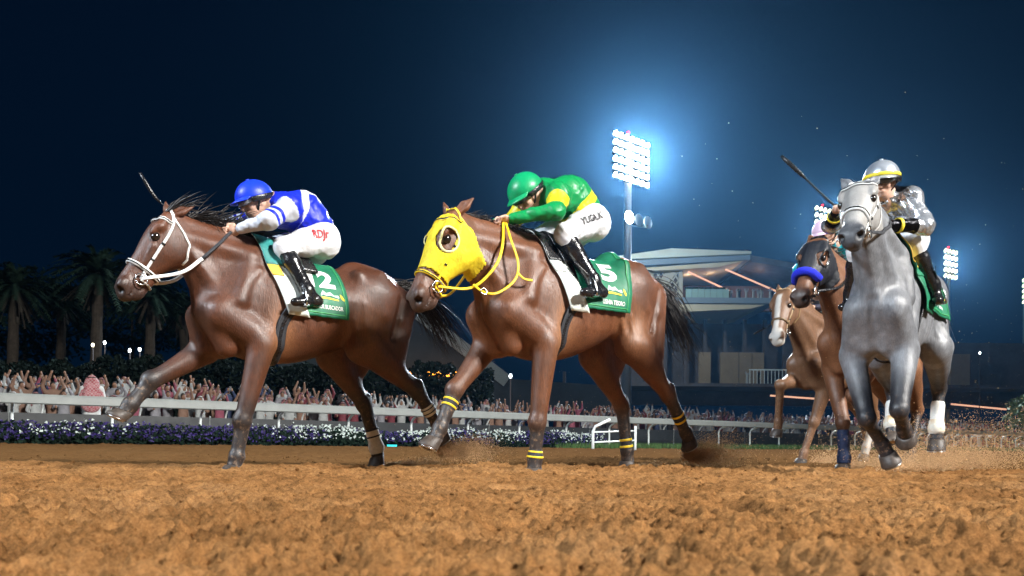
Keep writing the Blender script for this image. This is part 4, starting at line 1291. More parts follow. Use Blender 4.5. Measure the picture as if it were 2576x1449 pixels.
def jockey(root, J, mats, res=.0085):
    g = {k: V(*v) for k, v in J.items() if isinstance(v, tuple)}
    nk, md, pv, hd = g['neck'], g['mid'], g['pelvis'], g['head']
    f, l, u = head_frame(J['face'], J.get('hup', (0, 0, 1)))
    body = Field()
    body.chain([nk, md, pv], [.11, .115, .11], .04)
    body.cone(nk, hd - u * .06 - f * .02, .055, .055, .03)
    body.ell(hd + f * .005, (.092, .074, .112), .02, (f, l, u))
    body.ell(hd + f * .045 - u * .075, (.045, .045, .04), .03, (f, l, u))                        # chin and jaw
    body.cone(hd + f * .088 + u * .012, hd + f * .112 - u * .028, .010, .016, .012)             # nose
    body.ell(hd + f * .086 - u * .058, (.016, .028, .010), .008, (f, l, u))                     # lips
    body.cone(hd + f * .07 - u * .062 - l * .02, hd + f * .07 - u * .062 + l * .02, .004, .004, .004)
    body.ell(hd + f * .088 + u * .024, (.018, .058, .014), .012, (f, l, u))                     # brow
    for sd in (1, -1):
        body.ell(hd + l * sd * .075 - f * .005 - u * .012, (.022, .010, .030), .006, (f, l, u))  # ear
        body.ell(hd + f * .066 + l * sd * .040 - u * .022, (.025, .022, .022), .015, (f, l, u))  # cheek
        body.ell(hd + f * .096 + l * sd * .032 + u * .004, (.014, .017, .011), .006, (f, l, u), -1)
    arms = {}; legs = {}
    jk = Field(); br = Field(); wst = J.get('width', .185)
    jk.chain([nk + nrm(nk - md) * -.01, md, pv + (md - pv) * .25], [.105, .135, .135], .06)
    jk.cone(pv + (md - pv) * .45, pv + (md - pv) * .12 + V(.03, 0, -.02), .14, .125, .04)
    jk.cone(nk, hd - u * .08 - f * .03, .072, .062, .03)
    for sd, s in ((1, 'L'), (-1, 'R')):
        sh, el, ha = g[s + 'sh'], g[s + 'elb'], g[s + 'hand']
        wr = ha - nrm(ha - el) * .075
        arms[s] = [sh, el, wr]
        body.chain([sh, el, wr], [.045, .038, .027], .02)
        add_hand(body, wr, ha, V(*J.get(s + 'axis', (0, 0, 1))), sd)
        jk.cone(nk + (md - nk) * .15, sh, .09, .072, .05)
        jk.chain([sh, el], [.072, .055], .03)
        jk.chain([el, wr + nrm(ha - el) * .012], [.056, .036], .03)
        jk.cone(sh + V(0, 0, -.02), (nk + md) / 2 + V(0, sd * .05, -.03), .07, .09, .05)
        for k_ in range(4):                                                                    # folds pulled round the elbow
            p = el + (sh - el) * (.08 + .11 * k_)
            jk.ell(p + V(0, sd * .02, -.015), (.052 - .004 * k_, .05, .016), .012, (np.cross(nrm(sh - el), V(0, 1, 0)), (0, 1, 0), nrm(sh - el)))
        hp_, kn, an, to, he = g[s + 'hip'], g[s + 'knee'], g[s + 'ank'], g[s + 'toe'], g[s + 'heel']
        body.chain([hp_, kn, an], [.07, .05, .035], .02)
        br.cone(pv, hp_, .115, .115, .05)
        br.chain([hp_, hp_ * .55 + kn * .45, kn], [.108, .092, .068], .04)
        br.cone(pv + V(-.03, sd * .04, -.01), hp_ + V(-.02, sd * .0, -.03), .105, .105, .05)
        br.cone(kn, kn + (an - kn) * .18, .066, .056, .03)
        bt = Field()
        bt.chain([kn + (an - kn) * .06, kn + (an - kn) * .35, an], [.060, .058, .042], .02)
        bt.cone(an, he, .040, .034, .02); bt.cone(he + V(0, 0, .0), to, .034, .028, .02)
        bt.cone(he * .45 + to * .55, to, .040, .033, .02, V(0, 0, 1), .7)
        bt.cone(an + V(0, 0, .01), he * .4 + to * .6, .040, .034, .03)
        for k_ in range(3): bt.ell(an + (kn - an) * (.06 + .09 * k_), (.044, .044, .010), .010, ((1, 0, 0), (0, 1, 0), nrm(kn - an)))
        me, _ = bt.mesh('boot', res); link('boot', me, mats['boot'], root)
    br.cone(pv, pv + (md - pv) * .32, .125, .118, .04)
    me, _ = body.mesh('body', .0072 if res < .01 else .010); link('body', me, M_SKIN, root)
    me, vs = br.mesh('breeches', res * 1.25); folds(me, vs, .005, 17, 60); bro = link('breeches', me, mats['breeches'], root)
    me, vs = jk.mesh('jacket', res)
    dT, pT = seg_param(vs, [nk, md, pv])
    sa = np.zeros(len(vs)); arm = np.zeros(len(vs)); best = dT - .14
    for s in 'LR':
        d, p = seg_param(vs, arms[s])
        dm = d - np.interp(p, [0, 1, 2], [.075, .056, .036])
        m = (dm < best) & ((p > .12) | (d < .07))
        arm[m] = 1; sa[m] = p[m] / 2; best = np.minimum(best, dm)
    attr(me, 'sa', sa); attr(me, 'arm', arm); attr(me, 'st', np.clip((pT + J.get('vee', .0) * np.abs(vs[:, 1] - nk[1])) / 2, 0, 1))
    folds(me, vs, .009, 14, 64)
    link('jacket', me, mats['jacket'], root)
    # helmet with silk cover, peak, goggles, chin strap
    c = hd + u * .030 - f * .006
    R = (.136, .115, .120)
    v, q, t = helmet_mesh(c, f, l, u, R, J.get('panels', 6), .20, .22)
    hel = link('helmet', mesh_np('helmet', v, q, t), mats['cap'], root)
    pk = []
    for i in range(4):
        for j in range(13):
            a = -1.05 + 2.1 * j / 12
            ex = .052 * i / 3 * math.cos(a * .75)
            pk.append(c + f * (R[0] * .97 * math.cos(a) + ex) + l * R[1] * .97 * math.sin(a) + u * (.004 - .020 * i / 3 + .012 * math.cos(a)))
    pk2 = [p - u * .005 for p in pk]
    qs = [(i * 13 + j, i * 13 + j + 1, (i + 1) * 13 + j + 1, (i + 1) * 13 + j) for i in range(3) for j in range(12)]
    qs += [(52 + d_, 52 + c_, 52 + b_, 52 + a_) for a_, b_, c_, d_ in qs]
    rim = list(range(13)) + [i * 13 + 12 for i in range(1, 4)] + [39 + j for j in range(11, -1, -1)] + [26, 13]
    qs += [(rim[i], 52 + rim[i], 52 + rim[(i + 1) % len(rim)], rim[(i + 1) % len(rim)]) for i in range(len(rim))]
    link('peak', mesh_np('peak', pk + pk2, qs), mats['cap'], hel)
    MB().tube([c + u * R[2] * .99, c + u * (R[2] + .006)], .012, 10).build('button', mats['cap'], hel, True)
    if mats.get('band'):
        an = np.linspace(0, 2 * math.pi, 41)[:-1]
        P = np.array([c + f * (R[0] * 1.02) * math.cos(a) + l * R[1] * 1.02 * math.sin(a) + u * (.006 + .02 * math.cos(a)) for a in an])
        ribbon('band', P, P - c, .024, .003, mats['band'], hel, True)
    an = np.linspace(-1.05, 1.05, 17)
    P = np.array([hd + f * (.112 * math.cos(a) + .002) + l * .098 * math.sin(a) + u * (.010 + .0 * a) for a in an])
    gg = ribbon('goggles', P, P - hd, np.interp(np.abs(an), [0, .5, 1.05], [.046, .050, .020]), .008, mats['lens'], root)
    an = np.linspace(1.0, 2 * math.pi - 1.0, 30)
    P = np.array([c + f * (R[0] * 1.035) * math.cos(a) + l * R[1] * 1.035 * math.sin(a) + u * (-.022 + .02 * (math.cos(a) + 1) * 0) for a in an])
    ribbon('goggle_strap', P, P - c, .036, .003, M_BLEA, gg)
    for sd in (1, -1):
        P = spline([c + l * sd * R[1] * .96 - u * .02 + f * .02, hd + l * sd * .068 - u * .05 + f * .03, hd - u * .108 + f * .045], 10)
        ribbon('chin_strap', P, P - hd, .016, .003, M_BLEA, hel)
    if J.get('cuff'):
        for s in 'LR':
            el, wr = arms[s][1], arms[s][2]
            d = nrm(wr - el); x = nrm(np.cross(d, V(.2, .4, 1))); y = np.cross(d, x)
            an = np.linspace(0, 2 * math.pi, 25)[:-1]
            cc = wr - d * .05
            P = np.array([cc + .0455 * (math.cos(a) * x + math.sin(a) * y) for a in an])
            ribbon('cuff_band', P, P - cc, .026, .004, mats['cuff'], root, True)
    return dict(g=g, breeches=bro, arms=arms, brF=br)

def thigh_print(root_part, brF, text, p0, p1, up, out, h, mt, name='name_lettering'):
    """lettering laid on the outside of the thigh, reading from p0 to p1"""
    v, f = text_mesh(text, 1.0, .025)
    lo = v.min(0); hi = v.max(0); t = (v - lo) / np.maximum(hi - lo, 1e-6)
    p0 = V(*p0); p1 = V(*p1); up = nrm(V(*up))
    out = nrm(V(*out))
    P = p0 + (p1 - p0) * t[:, :1] + up * ((t[:, 1:2] - .5) * h)
    lo_ = np.full(len(P), -.20); hi_ = np.full(len(P), .20)
    for _ in range(20):
        m = (lo_ + hi_) / 2; v_ = brF(P + out * m[:, None]) > .006
        hi_ = np.where(v_, m, hi_); lo_ = np.where(v_, lo_, m)
    P = P + out * hi_[:, None]
    return link(name, mesh_np(name, P, None, f, smooth=False), mt, root_part)

def jockey_root(name, hr, label):
    o = empty(name, hr.location, hr.rotation_euler[2])
    return tag(o, label, 'person', 'jockeys')

M_BOOT = mat('boot_leather', (.010, .010, .012), .22, var=.4, nscale=18, bmp=.5, bscale=26, coat=.3)
M_WHITE = cloth_mat('white_breeches', (.66, .68, .72), .6, 0, .3, 12)
M_LENS = mat('goggle_lens', (.05, .055, .06), .12, var=.2, coat=.8)
M_CLEAR = mat('clear_goggle_lens', (.22, .24, .27), .10, var=.2, coat=.8)
BLUE = (.006, .020, .52); PALE = (.50, .53, .60); GRN = (.002, .23, .060); YEL = (.72, .62, .015); SIL = (.62, .66, .72); DRK = (.02, .022, .03)
JK1 = cloth_mat('blue_silks', lambda nt: pattern(nt, [(0, PALE), (.30, BLUE), (.36, PALE), (.42, BLUE), (.48, PALE)], [(0, BLUE), (.44, PALE), (.56, BLUE)]), .48, 0, .22, 14)
JK2 = cloth_mat('green_silks', lambda nt: pattern(nt, [(0, GRN), (.15, YEL), (.40, GRN)], [(0, GRN), (.60, YEL), (.78, GRN)]), .42, 0, .22, 14)
def silver(nt):
    a = ramp(nt, noise(nt, 7, 2, .4, objco(nt), .5), [(.40, DRK), (.43, SIL)], 'CONSTANT')
    at = lambda n: node(nt, 'ShaderNodeAttribute', attribute_name=n).outputs['Fac']
    s = ramp(nt, at('sa'), [(0, SIL), (.66, (.008, .008, .010))], 'CONSTANT')
    return mix(nt, at('arm'), a, s)
JK3 = cloth_mat('silver_silks', silver, .26, .8, .6, 14)
CAP3 = cloth_mat('silver_cap', (.60, .66, .74), .28, .7, .15, 6)
JK4 = cloth_mat('turquoise_silks', (.01, .34, .42), .5, 0, .25, 14)
CAP1 = cloth_mat('blue_cap', (.008, .040, .62), .42, 0, .12, 7)
CAP2 = cloth_mat('green_cap', (.003, .30, .11), .38, 0, .12, 7)
CAP4 = cloth_mat('pink_cap', (.62, .45, .58), .45, 0, .12, 7)
M_RED = mat('red_print', (.42, .02, .03), .6); M_INK = mat('black_print', (.015, .015, .018), .6)

j1 = jockey_root('person', r1, 'jockey in blue cap and blue and white silks crouched on the leading bay')
d1 = jockey(j1, dict(head=(.375, 0, 1.875), face=(.90, .10, -.42), neck=(.245, 0, 1.86), mid=(.03, 0, 1.865), pelvis=(-.085, 0, 1.70),
    Lsh=(.185, .175, 1.835), Lelb=(.36, .25, 1.69), Lhand=tuple(LH1), Rsh=(.235, -.17, 1.865), Relb=(.45, -.25, 1.76), Rhand=tuple(RH1),
    Lhip=(-.07, .10, 1.665), Lknee=(.235, .195, 1.54), Lank=(.105, .305, 1.235), Ltoe=(.20, .335, 1.145), Lheel=(.03, .30, 1.175),
    Rhip=(-.07, -.10, 1.665), Rknee=(.29, -.20, 1.60), Rank=(.13, -.31, 1.27), Rtoe=(.24, -.34, 1.18), Rheel=(.06, -.31, 1.20),
    Laxis=(.1, .2, 1), Raxis=(.1, -.2, 1), panels=0, vee=1.2), dict(jacket=JK1, breeches=M_WHITE, boot=M_BOOT, cap=CAP1, lens=M_CLEAR))
thigh_print(d1['breeches'], d1['brF'], 'RDJr', (.045, .20, 1.645), (-.075, .21, 1.665), (.05, 0, 1), (0, 1, .1), .085, M_RED)
stirrup(H[1], d1['g']['Lank'], d1['g']['Ltoe'], d1['g']['Lheel'], (.20, .27, 1.36), r1)
j2 = jockey_root('person', r2, 'jockey in green cap and green and yellow silks behind the yellow-hooded horse')
d2 = jockey(j2, dict(head=(.40, 0, 1.90), face=(.74, .05, -.68), hup=(.5, 0, 1), neck=(.29, 0, 1.915), mid=(.02, 0, 1.955), pelvis=(-.125, 0, 1.82),
    Lsh=(.265, .175, 1.885), Lelb=(.37, .27, 1.725), Lhand=tuple(LH2), Rsh=(.285, -.175, 1.895), Relb=(.40, -.26, 1.73), Rhand=tuple(RH2),
    Lhip=(-.10, .10, 1.785), Lknee=(.235, .205, 1.615), Lank=(.065, .31, 1.30), Ltoe=(.175, .345, 1.205), Lheel=(-.02, .31, 1.23),
    Rhip=(-.10, -.10, 1.785), Rknee=(.25, -.205, 1.64), Rank=(.08, -.31, 1.32), Rtoe=(.19, -.345, 1.22), Rheel=(.0, -.31, 1.25),
    Laxis=(0, 1, .3), Raxis=(0, -1, .3), panels=8), dict(jacket=JK2, breeches=M_WHITE, boot=M_BOOT, cap=CAP2, lens=M_LENS))
thigh_print(d2['breeches'], d2['brF'], 'YUGA.K', (.125, .19, 1.70), (-.085, .21, 1.80), (.25, 0, 1), (0, 1, .1), .052, M_INK)
stirrup(H[2], d2['g']['Lank'], d2['g']['Ltoe'], d2['g']['Lheel'], (.20, .27, 1.42), r2)
j3 = jockey_root('person', r3, 'jockey in shiny silver silks and silver cap with yellow stripe on the grey')
d3 = jockey(j3, dict(head=(.43, -.02, 2.00), face=(.93, .10, -.25), neck=(.315, -.04, 1.92), mid=(.11, -.04, 1.90), pelvis=(-.04, -.03, 1.735),
    Lsh=(.29, .125, 1.90), Lelb=(.37, .235, 1.67), Lhand=tuple(LH3), Rsh=(.30, -.22, 1.92), Relb=(.46, -.34, 1.76), Rhand=tuple(RH3),
    Lhip=(-.02, .075, 1.70), Lknee=(.27, .15, 1.585), Lank=(.11, .245, 1.32), Ltoe=(.18, .285, 1.20), Lheel=(.02, .25, 1.235),
    Rhip=(-.02, -.12, 1.70), Rknee=(.26, -.215, 1.60), Rank=(.10, -.30, 1.33), Rtoe=(.18, -.33, 1.22), Rheel=(.02, -.30, 1.25),
    Laxis=(.1, .2, 1), Raxis=(.3, 1, .3), panels=6, cuff=1), dict(jacket=JK3, breeches=M_WHITE, boot=M_BOOT, cap=CAP3, lens=M_LENS, band=M_EMBY, cuff=M_EMBY))
stirrup(H[3], d3['g']['Lank'], d3['g']['Ltoe'], d3['g']['Lheel'], (.20, .27, 1.44), r3)
def rear_jockey(hr, label, cap, dz, dl):
    j = jockey_root('person', hr, label)
    up_ = ('head', 'neck', 'mid', 'Lsh', 'Rsh', 'Lelb', 'Relb')
    sh = lambda p, k: (p[0], p[1] - .06 + (dl if k in up_ else dl * .4 if k == 'pelvis' else 0), p[2] + dz + (.06 if k in up_ and dl else 0))
    return j, jockey(j, {k: (sh(v, k) if isinstance(v, tuple) and k not in ('face', 'Laxis', 'Raxis') else v) for k, v in dict(head=(.44, 0, 1.97), face=(.93, .05, -.35), neck=(.30, 0, 1.90), mid=(.06, 0, 1.91), pelvis=(-.085, 0, 1.75),
        Lsh=(.26, .175, 1.87), Lelb=(.38, .27, 1.70), Lhand=(.62, .06, 1.67), Rsh=(.27, -.175, 1.87), Relb=(.40, -.26, 1.70), Rhand=(.62, -.06, 1.67),
        Lhip=(-.08, .10, 1.72), Lknee=(.235, .24, 1.57), Lank=(.08, .36, 1.28), Ltoe=(.18, .385, 1.19), Lheel=(.0, .36, 1.21),
        Rhip=(-.08, -.10, 1.72), Rknee=(.25, -.20, 1.57), Rank=(.08, -.28, 1.28), Rtoe=(.18, -.305, 1.19), Rheel=(.0, -.28, 1.21), Laxis=(0, 1, .3), Raxis=(0, -1, .3), panels=6).items()}, dict(jacket=JK4 if dl else cloth_mat('dark_silks', (.03, .03, .05), .5, 0, .25, 14), breeches=M_WHITE, boot=M_BOOT, cap=cap, lens=M_LENS), .013)
rear_jockey(r4, 'jockey in pink cap and turquoise silks, half hidden behind the grey horse', CAP4, .07, -.20)
j5, d5 = rear_jockey(r5, 'jockey in white cap on the light chestnut, hidden behind the hooded bay', cloth_mat('white_cap', (.6, .6, .62), .5, 0, .1, 7), .06, 0)

# whips are held, so they stand on their own
def whip(hr, pts, label, r0=.006):
    o = empty('riding_whip', hr.location, hr.rotation_euler[2]); tag(o, label, 'whip', 'riding whips')
    p = spline(pts, 14)
    MB().tube(p[:10], np.linspace(r0, r0 * .75, 10), 8).build('shaft', M_BWEB, o, True)
    MB().tube(p[9:], [r0 * .8, r0 * 1.7, r0 * 1.9, r0 * 1.9, r0 * 1.5], 8).build('padded_end', M_BLEA, o, True)
    MB().tube(p[:3], [r0 * 1.5] * 3, 8).build('grip', M_BLEA, o, True)
    return o
whip(r1, [RH1 + V(-.04, 0, -.02), RH1 + V(.0, 0, .015), (.86, -.13, 1.75), (.98, -.14, 1.81), (1.085, -.15, 1.97)], 'black riding whip upright behind the ears of the leading bay')
whip(r3, [RH3 + V(.0, .06, -.06), RH3, (.72, -.35, 1.93), (.755, -.45, 2.05), (.80, -.58, 2.20)], 'long black riding whip raised beside the silver-capped jockey', .008)
w5 = V(.62, -.12, 1.73)
whip(r5, [(.66, -.10, 1.74), (.80, -.20, 1.62), (1.0, -.27, 1.52), (1.2, -.33, 1.42)], 'thin pale-edged riding whip slanting down past the blazed chestnut head')

# ------------------------------------------------------------------ floodlight masts
M_MAST = mat('galvanised_mast', (.42, .45, .46), .45, metal=.3)
M_HOUS = mat('lamp_housing', (.05, .055, .06), .5)
E_LAMP = emit('lamp_lens', (.92, .97, 1.0), 60)
E_LAMPW = emit('lamp_lens_far', (1.0, .94, .62), 5)
E_RED = emit('red_beacon', (1.0, .02, .03), 6)
def mast(loc, top, w, hgt, rows, cols, face, label, lens, power, aim, low=None, size=90, tint=(.78, .89, 1.0)):
    root = empty('floodlight_mast', (loc[0], loc[1], 0)); tag(root, label, 'floodlight', 'floodlight masts')
    f = nrm(V(face[0], face[1], 0)); ax = np.cross(V(0, 0, 1), f)
    zb = top - hgt
    MB().tube([(0, 0, 0), (0, 0, zb * .5), (0, 0, top - .3)], [.62, .5, .40], 14).build('pole', M_MAST, root, True)
    for r in range(rows):
        z = zb + hgt * (r + .5) / rows
        c = f * .55
        MB().bar(c - ax * w / 2 + V(0, 0, z - .33), c + ax * w / 2 + V(0, 0, z - .33), .16, .12).build('crossbar', M_MAST, root)
        for j in range(cols):
            p = c + ax * w * ((j + .5) / cols - .5) + V(0, 0, z)
            dn = nrm(f + V(0, 0, -.45)); rad = min(w / cols * .5, hgt / rows * .37)
            lamp = MB().tube([p - dn * .28, p - dn * .12, p], [rad * .45, rad * .8, rad], 10).build('lamp', M_HOUS, root, True)
            e = MB().tube([p + dn * .012, p + dn * .05], [rad * .94, rad * .90], 10).build('lens', lens, lamp, True)
    for s in (-1, 1): MB().bar(f * .45 + ax * s * w * .3 + V(0, 0, zb), f * .45 + ax * s * w * .3 + V(0, 0, top), .12, .12).build('frame', M_MAST, root)
    MB().tube([(0, 0, top - .3), (0, 0, top + .35)], .05, 6).build('beacon_post', M_MAST, root)
    MB().tube([(0, 0, top + .35), (0, 0, top + .62)], .17, 8).build('beacon', E_RED, root, True)
    if low:
        for dx in (0, 1.7, 3.3):
            p = f * .6 + ax * (dx - .4) + V(0, 0, low)
            lm = MB().tube([p - f * .3, p - f * .1, p], [.3, .6, .78], 12).build('lamp', M_HOUS, root, True)
            MB().tube([p + f * .012, p + f * .06], [.76, .70], 12).build('lens', lens if dx == 0 else M_POST, lm, True)
        MB().bar(f * .3 + ax * -.5 + V(0, 0, low - .85), f * .3 + ax * 3.6 + V(0, 0, low - .45), .1, .1).build('crossbar', M_MAST, root)
    if low:  # fill spot added to brighten the stand; the low lamps face the other way
        ld = bpy.data.lights.new('added_stand_fill', 'SPOT'); ld.energy = 14000; ld.color = (.85, .95, .95); ld.spot_size = math.radians(130); ld.spot_blend = .5; ld.shadow_soft_size = 1.0
        lo = bpy.data.objects.new('added_stand_fill', ld); COL.objects.link(lo); lo.parent = root
        lo.location = (0, 1.2, low); lo.rotation_euler = Vector((14, 20, -7)).to_track_quat('-Z', 'Y').to_euler()
    if power:
        ld = bpy.data.lights.new('flood', 'SPOT'); ld.energy = power; ld.color = tint; ld.spot_size = math.radians(size); ld.spot_blend = .6; ld.shadow_soft_size = 2.6
        lo = bpy.data.objects.new('flood', ld); COL.objects.link(lo); lo.parent = root
        lo.location = tuple(f * 1.4 + V(0, 0, zb + hgt * .5))
        lo.rotation_euler = (Vector(aim) - (Vector((loc[0], loc[1], 0)) + Vector(lo.location))).to_track_quat('-Z', 'Y').to_euler()
    return root
mast((13.6, 90), 37.2, 6.4, 5.8, 6, 7, (.62, -.78), 'tall floodlight mast glaring white above the green-capped jockey', E_LAMP, 540000, (2, 5, 1), 27.4)
mast((59.3, 145), 46.5, 6.2, 6.4, 5, 5, (.5, -.86), 'floodlight mast behind the ears of the hooded bay', E_LAMPW, 200000, (2, 5, 1))
mast((95, 165), 44.0, 5.4, 6.8, 5, 4, (.5, -.86), 'floodlight mast behind the rump of the grey horse', E_LAMPW, 150000, (2, 5, 1))
mast((129.5, 191), 43.5, 5.4, 6.8, 5, 4, (.5, -.86), 'floodlight mast cut off by the right edge of the photo', E_LAMPW, 0, (2, 5, 1))
# the same kind of mast stands on the photographer's side of the track
mast((-23, -9), 18, 5.0, 5.8, 6, 7, (.83, .55), 'floodlight mast behind the photographer on the left', E_LAMP, 46000, (0, 6, .9), size=58)
mast((24, -12), 21, 5.0, 5.8, 6, 7, (-.83, .55), 'floodlight mast behind the photographer on the right', E_LAMP, 130000, (1, 6, .9), size=80, tint=(1.0, .96, .90))

# ------------------------------------------------------------------ grandstand
E_STRIP = emit('warm_strip_light', (1.0, .50, .32), .9)
M_ROOF = mat('pale_roof', (.55, .60, .52), .6, var=.06, nscale=.3)
M_FASC = mat('blue_grey_fascia', (.20, .26, .32), .5, var=.08, nscale=.3)
M_SOFF = mat('cream_soffit', (.55, .50, .36), .7, var=.08, nscale=.3)
M_WALLD = mat('dark_stand_wall', (.085, .075, .080), .7, var=.25, nscale=.4)
M_BEIGE = mat('beige_panel', (.26, .20, .13), .75, var=.12, nscale=.5)
M_LATT = mat('pale_lattice', (.42, .40, .33), .7, var=.1, nscale=.5)
M_GLASS = mat('balustrade_glass', (.30, .46, .44), .15, var=.1, nscale=.3)
GY = 110.0; K = GY / 1900.0
gs = empty('grandstand', (26, GY, 0)); tag(gs, 'multi-level grandstand with pale roof, lattice screen and lit balcony', 'building')
def G(u, v, dy=0.0):          # metres in the plane of the stand's front: x from its left end, height
    return V((u - 1288) * K - 26, dy, (1126 - v) * K + .175)
def gbox(name, u0, u1, v0, v1, y0, y1, mt, parent=None):
    a = G(u0, v1); c = G(u1, v0)
    return MB().box((a[0], y0, a[2]), (c[0], y1, c[2])).build(name, mt, parent or gs)
def gpoly(name, pts, y0, y1, mt, parent=None):
    P = [G(u, v) for u, v in pts]; n = len(P)
    vs_ = [(p[0], y0, p[2]) for p in P] + [(p[0], y1, p[2]) for p in P]
    return MB().add(vs_, [tuple(range(n)), tuple(range(2 * n - 1, n - 1, -1))] + [(i, n + i, n + (i + 1) % n, (i + 1) % n) for i in range(n)]).build(name, mt, parent or gs)
rf = gpoly('roof', [(1540, 652), (1680, 631), (1878, 637), (1878, 643), (1582, 658), (1540, 660)], -1.6, 24, M_ROOF)
gpoly('roof_wing', [(1880, 644), (2040, 672), (2240, 705), (2240, 712), (2040, 684), (1880, 660)], -1.0, 22, M_WALLD, rf)
gpoly('fascia', [(1550, 661), (1878, 644.5), (1878, 656), (1550, 676)], -1.2, 22, M_FASC)
gpoly('soffit', [(1600, 678), (1862, 658), (1800, 674), (1640, 684)], -.9, 20, M_SOFF)
gbox('wall', 1560, 1716, 680, 764, 1.0, 3.0, M_WALLD)
fr = gbox('screen_frame', 1600, 1606, 678, 762, .4, .9, M_LATT)
gbox('screen_post', 1706, 1716, 674, 764, .3, .9, M_LATT, fr)
x0, x1 = G(1606, 700)[0], G(1706, 700)[0]; z0, z1 = G(1600, 762)[2], G(1600, 678)[2]
for i in range(22):           # diamond lattice
    for sg in (1, -1):
        xc = x0 - 4 + i * .85; sl = sg * .62            # x = xc + sl * (z - z0)
        ts = sorted([np.clip((x0 - xc) / sl, 0, z1 - z0), np.clip((x1 - xc) / sl, 0, z1 - z0)])
        if ts[1] - ts[0] < .3: continue
        MB().bar((xc + sl * ts[0], .5 + .06 * sg, z0 + ts[0]), (xc + sl * ts[1], .5 + .06 * sg, z0 + ts[1]), .20, .10, (0, 1, 0)).build('lattice_slat', M_LATT, gs)
gpoly('brace', [(1614, 762), (1640, 762), (1700, 684), (1676, 684)], .30, .40, M_LATT)
gbox('balcony_slab', 1640, 1942, 752, 766, -1.5, 16, M_FASC)
gpoly('balcony_soffit', [(1650, 768), (1915, 768), (1880, 778), (1690, 788)], -1.2, 14, M_SOFF)
gbox('back_wall', 1716, 1990, 684, 752, 9, 10, mat('warm_inner_wall', (.20, .11, .09), .8))
for i in range(7):
    gbox('glass_panel', 1718 + i * 15.4, 1732.6 + i * 15.4, 730, 751, -1.2, -1.1, M_GLASS)
for i in range(6): gbox('balcony_planter', 1718 + i * 17, 1733 + i * 17, 724, 729.5, -.9, -.3, M_LEAF)
for a, c in (((1728, 684), (1858, 713)), ((1822, 677), (1990, 716))):
    p, q_ = G(*a), G(*c)
    MB().bar((p[0], -.2, p[2]), (q_[0], 5, q_[2]), .25, .16).build('light_strip', E_STRIP, gs)
for i in range(9): gbox('column', 1630 + i * 52, 1638 + i * 52, 790, 960, 4, 4.6, M_WALLD)
gbox('lower_wall', 1560, 2260, 790, 1010, 8, 9, M_WALLD)
for u0, u1 in ((1826, 1872), (1874, 1906), (1908, 1938), (1770, 1800), (2420, 2470)): gbox('wall_panel', u0, u1, 878, 962, 3.0, 3.6, M_BEIGE)
gbox('terrace_slab', 1560, 2700, 964, 972, -1, 8, M_WALLD)
for i in range(16): gbox('terrace_rail_post', 1880 + i * 9, 1881.2 + i * 9, 930, 964, -.9, -.8, M_POST)
gbox('terrace_rail', 1878, 2018, 928, 931, -.95, -.85, M_POST)
gbox('far_wing', 2240, 2900, 842, 1010, 6, 14, M_WALLD)
for a, c in (((1930, 994), (2080, 1003)), ((2080, 1003), (2180, 1009)), ((2200, 990), (2290, 997)), ((2380, 1012), (2520, 1024))):
    p, q_ = G(*a), G(*c)
    MB().bar((p[0], -1.2, p[2]), (q_[0], -.9, q_[2]), .2, .22).build('light_strip', E_STRIP, gs)

for u_ in (1740, 1800, 1860, 1920):
    p = G(u_, 690); ld = bpy.data.lights.new('balcony_lamp', 'POINT'); ld.energy = 70; ld.color = (1.0, .72, .55); ld.shadow_soft_size = .3
    lo = bpy.data.objects.new('balcony_lamp', ld); COL.objects.link(lo); lo.parent = gs; lo.location = (p[0], 3.0, p[2])
# sloping tent roof between the two leading horses
tn = empty('event_tent', (-6, 58, 0)); tag(tn, 'dark event tent with a pale sloping roof edge beyond the crowd', 'tent')
M_TENT = mat('dark_tent_cloth', (.03, .045, .055), .7, var=.3, nscale=.3)
M_TEDGE = mat('pale_tent_edge', (.30, .38, .40), .6)
MB().add([(-12, 0, 9.0), (-1.2, 0, 10.4), (5.5, 0, 5.4), (14, 0, 4.9), (14, 0, 2.6), (-12, 0, 2.6), (-12, 12, 9.0), (-1.2, 12, 10.4), (5.5, 12, 5.4), (14, 12, 4.9), (14, 12, 2.6), (-12, 12, 2.6)],
    [(0, 5, 4, 3, 2, 1), (6, 7, 8, 9, 10, 11), (0, 1, 7, 6), (1, 2, 8, 7), (2, 3, 9, 8), (3, 4, 10, 9), (4, 5, 11, 10), (5, 0, 6, 11)]).build('canopy', M_TENT, tn)
MB().bar((-1.2, -.12, 10.3), (5.6, -.12, 5.2), .95, .24, (0, 1, 0)).build('roof_edge', M_TEDGE, tn)
MB().bar((-1.3, -.12, 10.3), (-12, -.12, 8.9), .4, .2, (0, 1, 0)).build('roof_edge', M_TENT, tn)
for x in (-11, -4, 3, 10): MB().tube([(x, .2, 0), (x, .2, 6)], .12, 8).build('pole', M_WALLD, tn)
E_ORG = emit('orange_lamp', (1.0, .34, .03), 5)
for i, (x, s) in enumerate(((-1.9, .5), (.2, 1.1), (.9, .5), (1.9, .35), (-3.4, .25))):
    lp = empty('orange_lamp', (-6 + x, 56.5, 0)); tag(lp, 'orange lamp glowing under the tent roof behind the crowd', 'lamp', 'orange lamps under the tent')
    MB().tube([(0, 0, 0), (0, 0, 5.4)], .05, 6).build('pole', M_WALLD, lp)
    MB().tube([(-s, 0, 5.55), (-s * .3, 0, 5.62), (s * .3, 0, 5.6), (s, 0, 5.5)], [.10, .2, .22, .1], 8).build('lamp_head', E_ORG, lp, True)

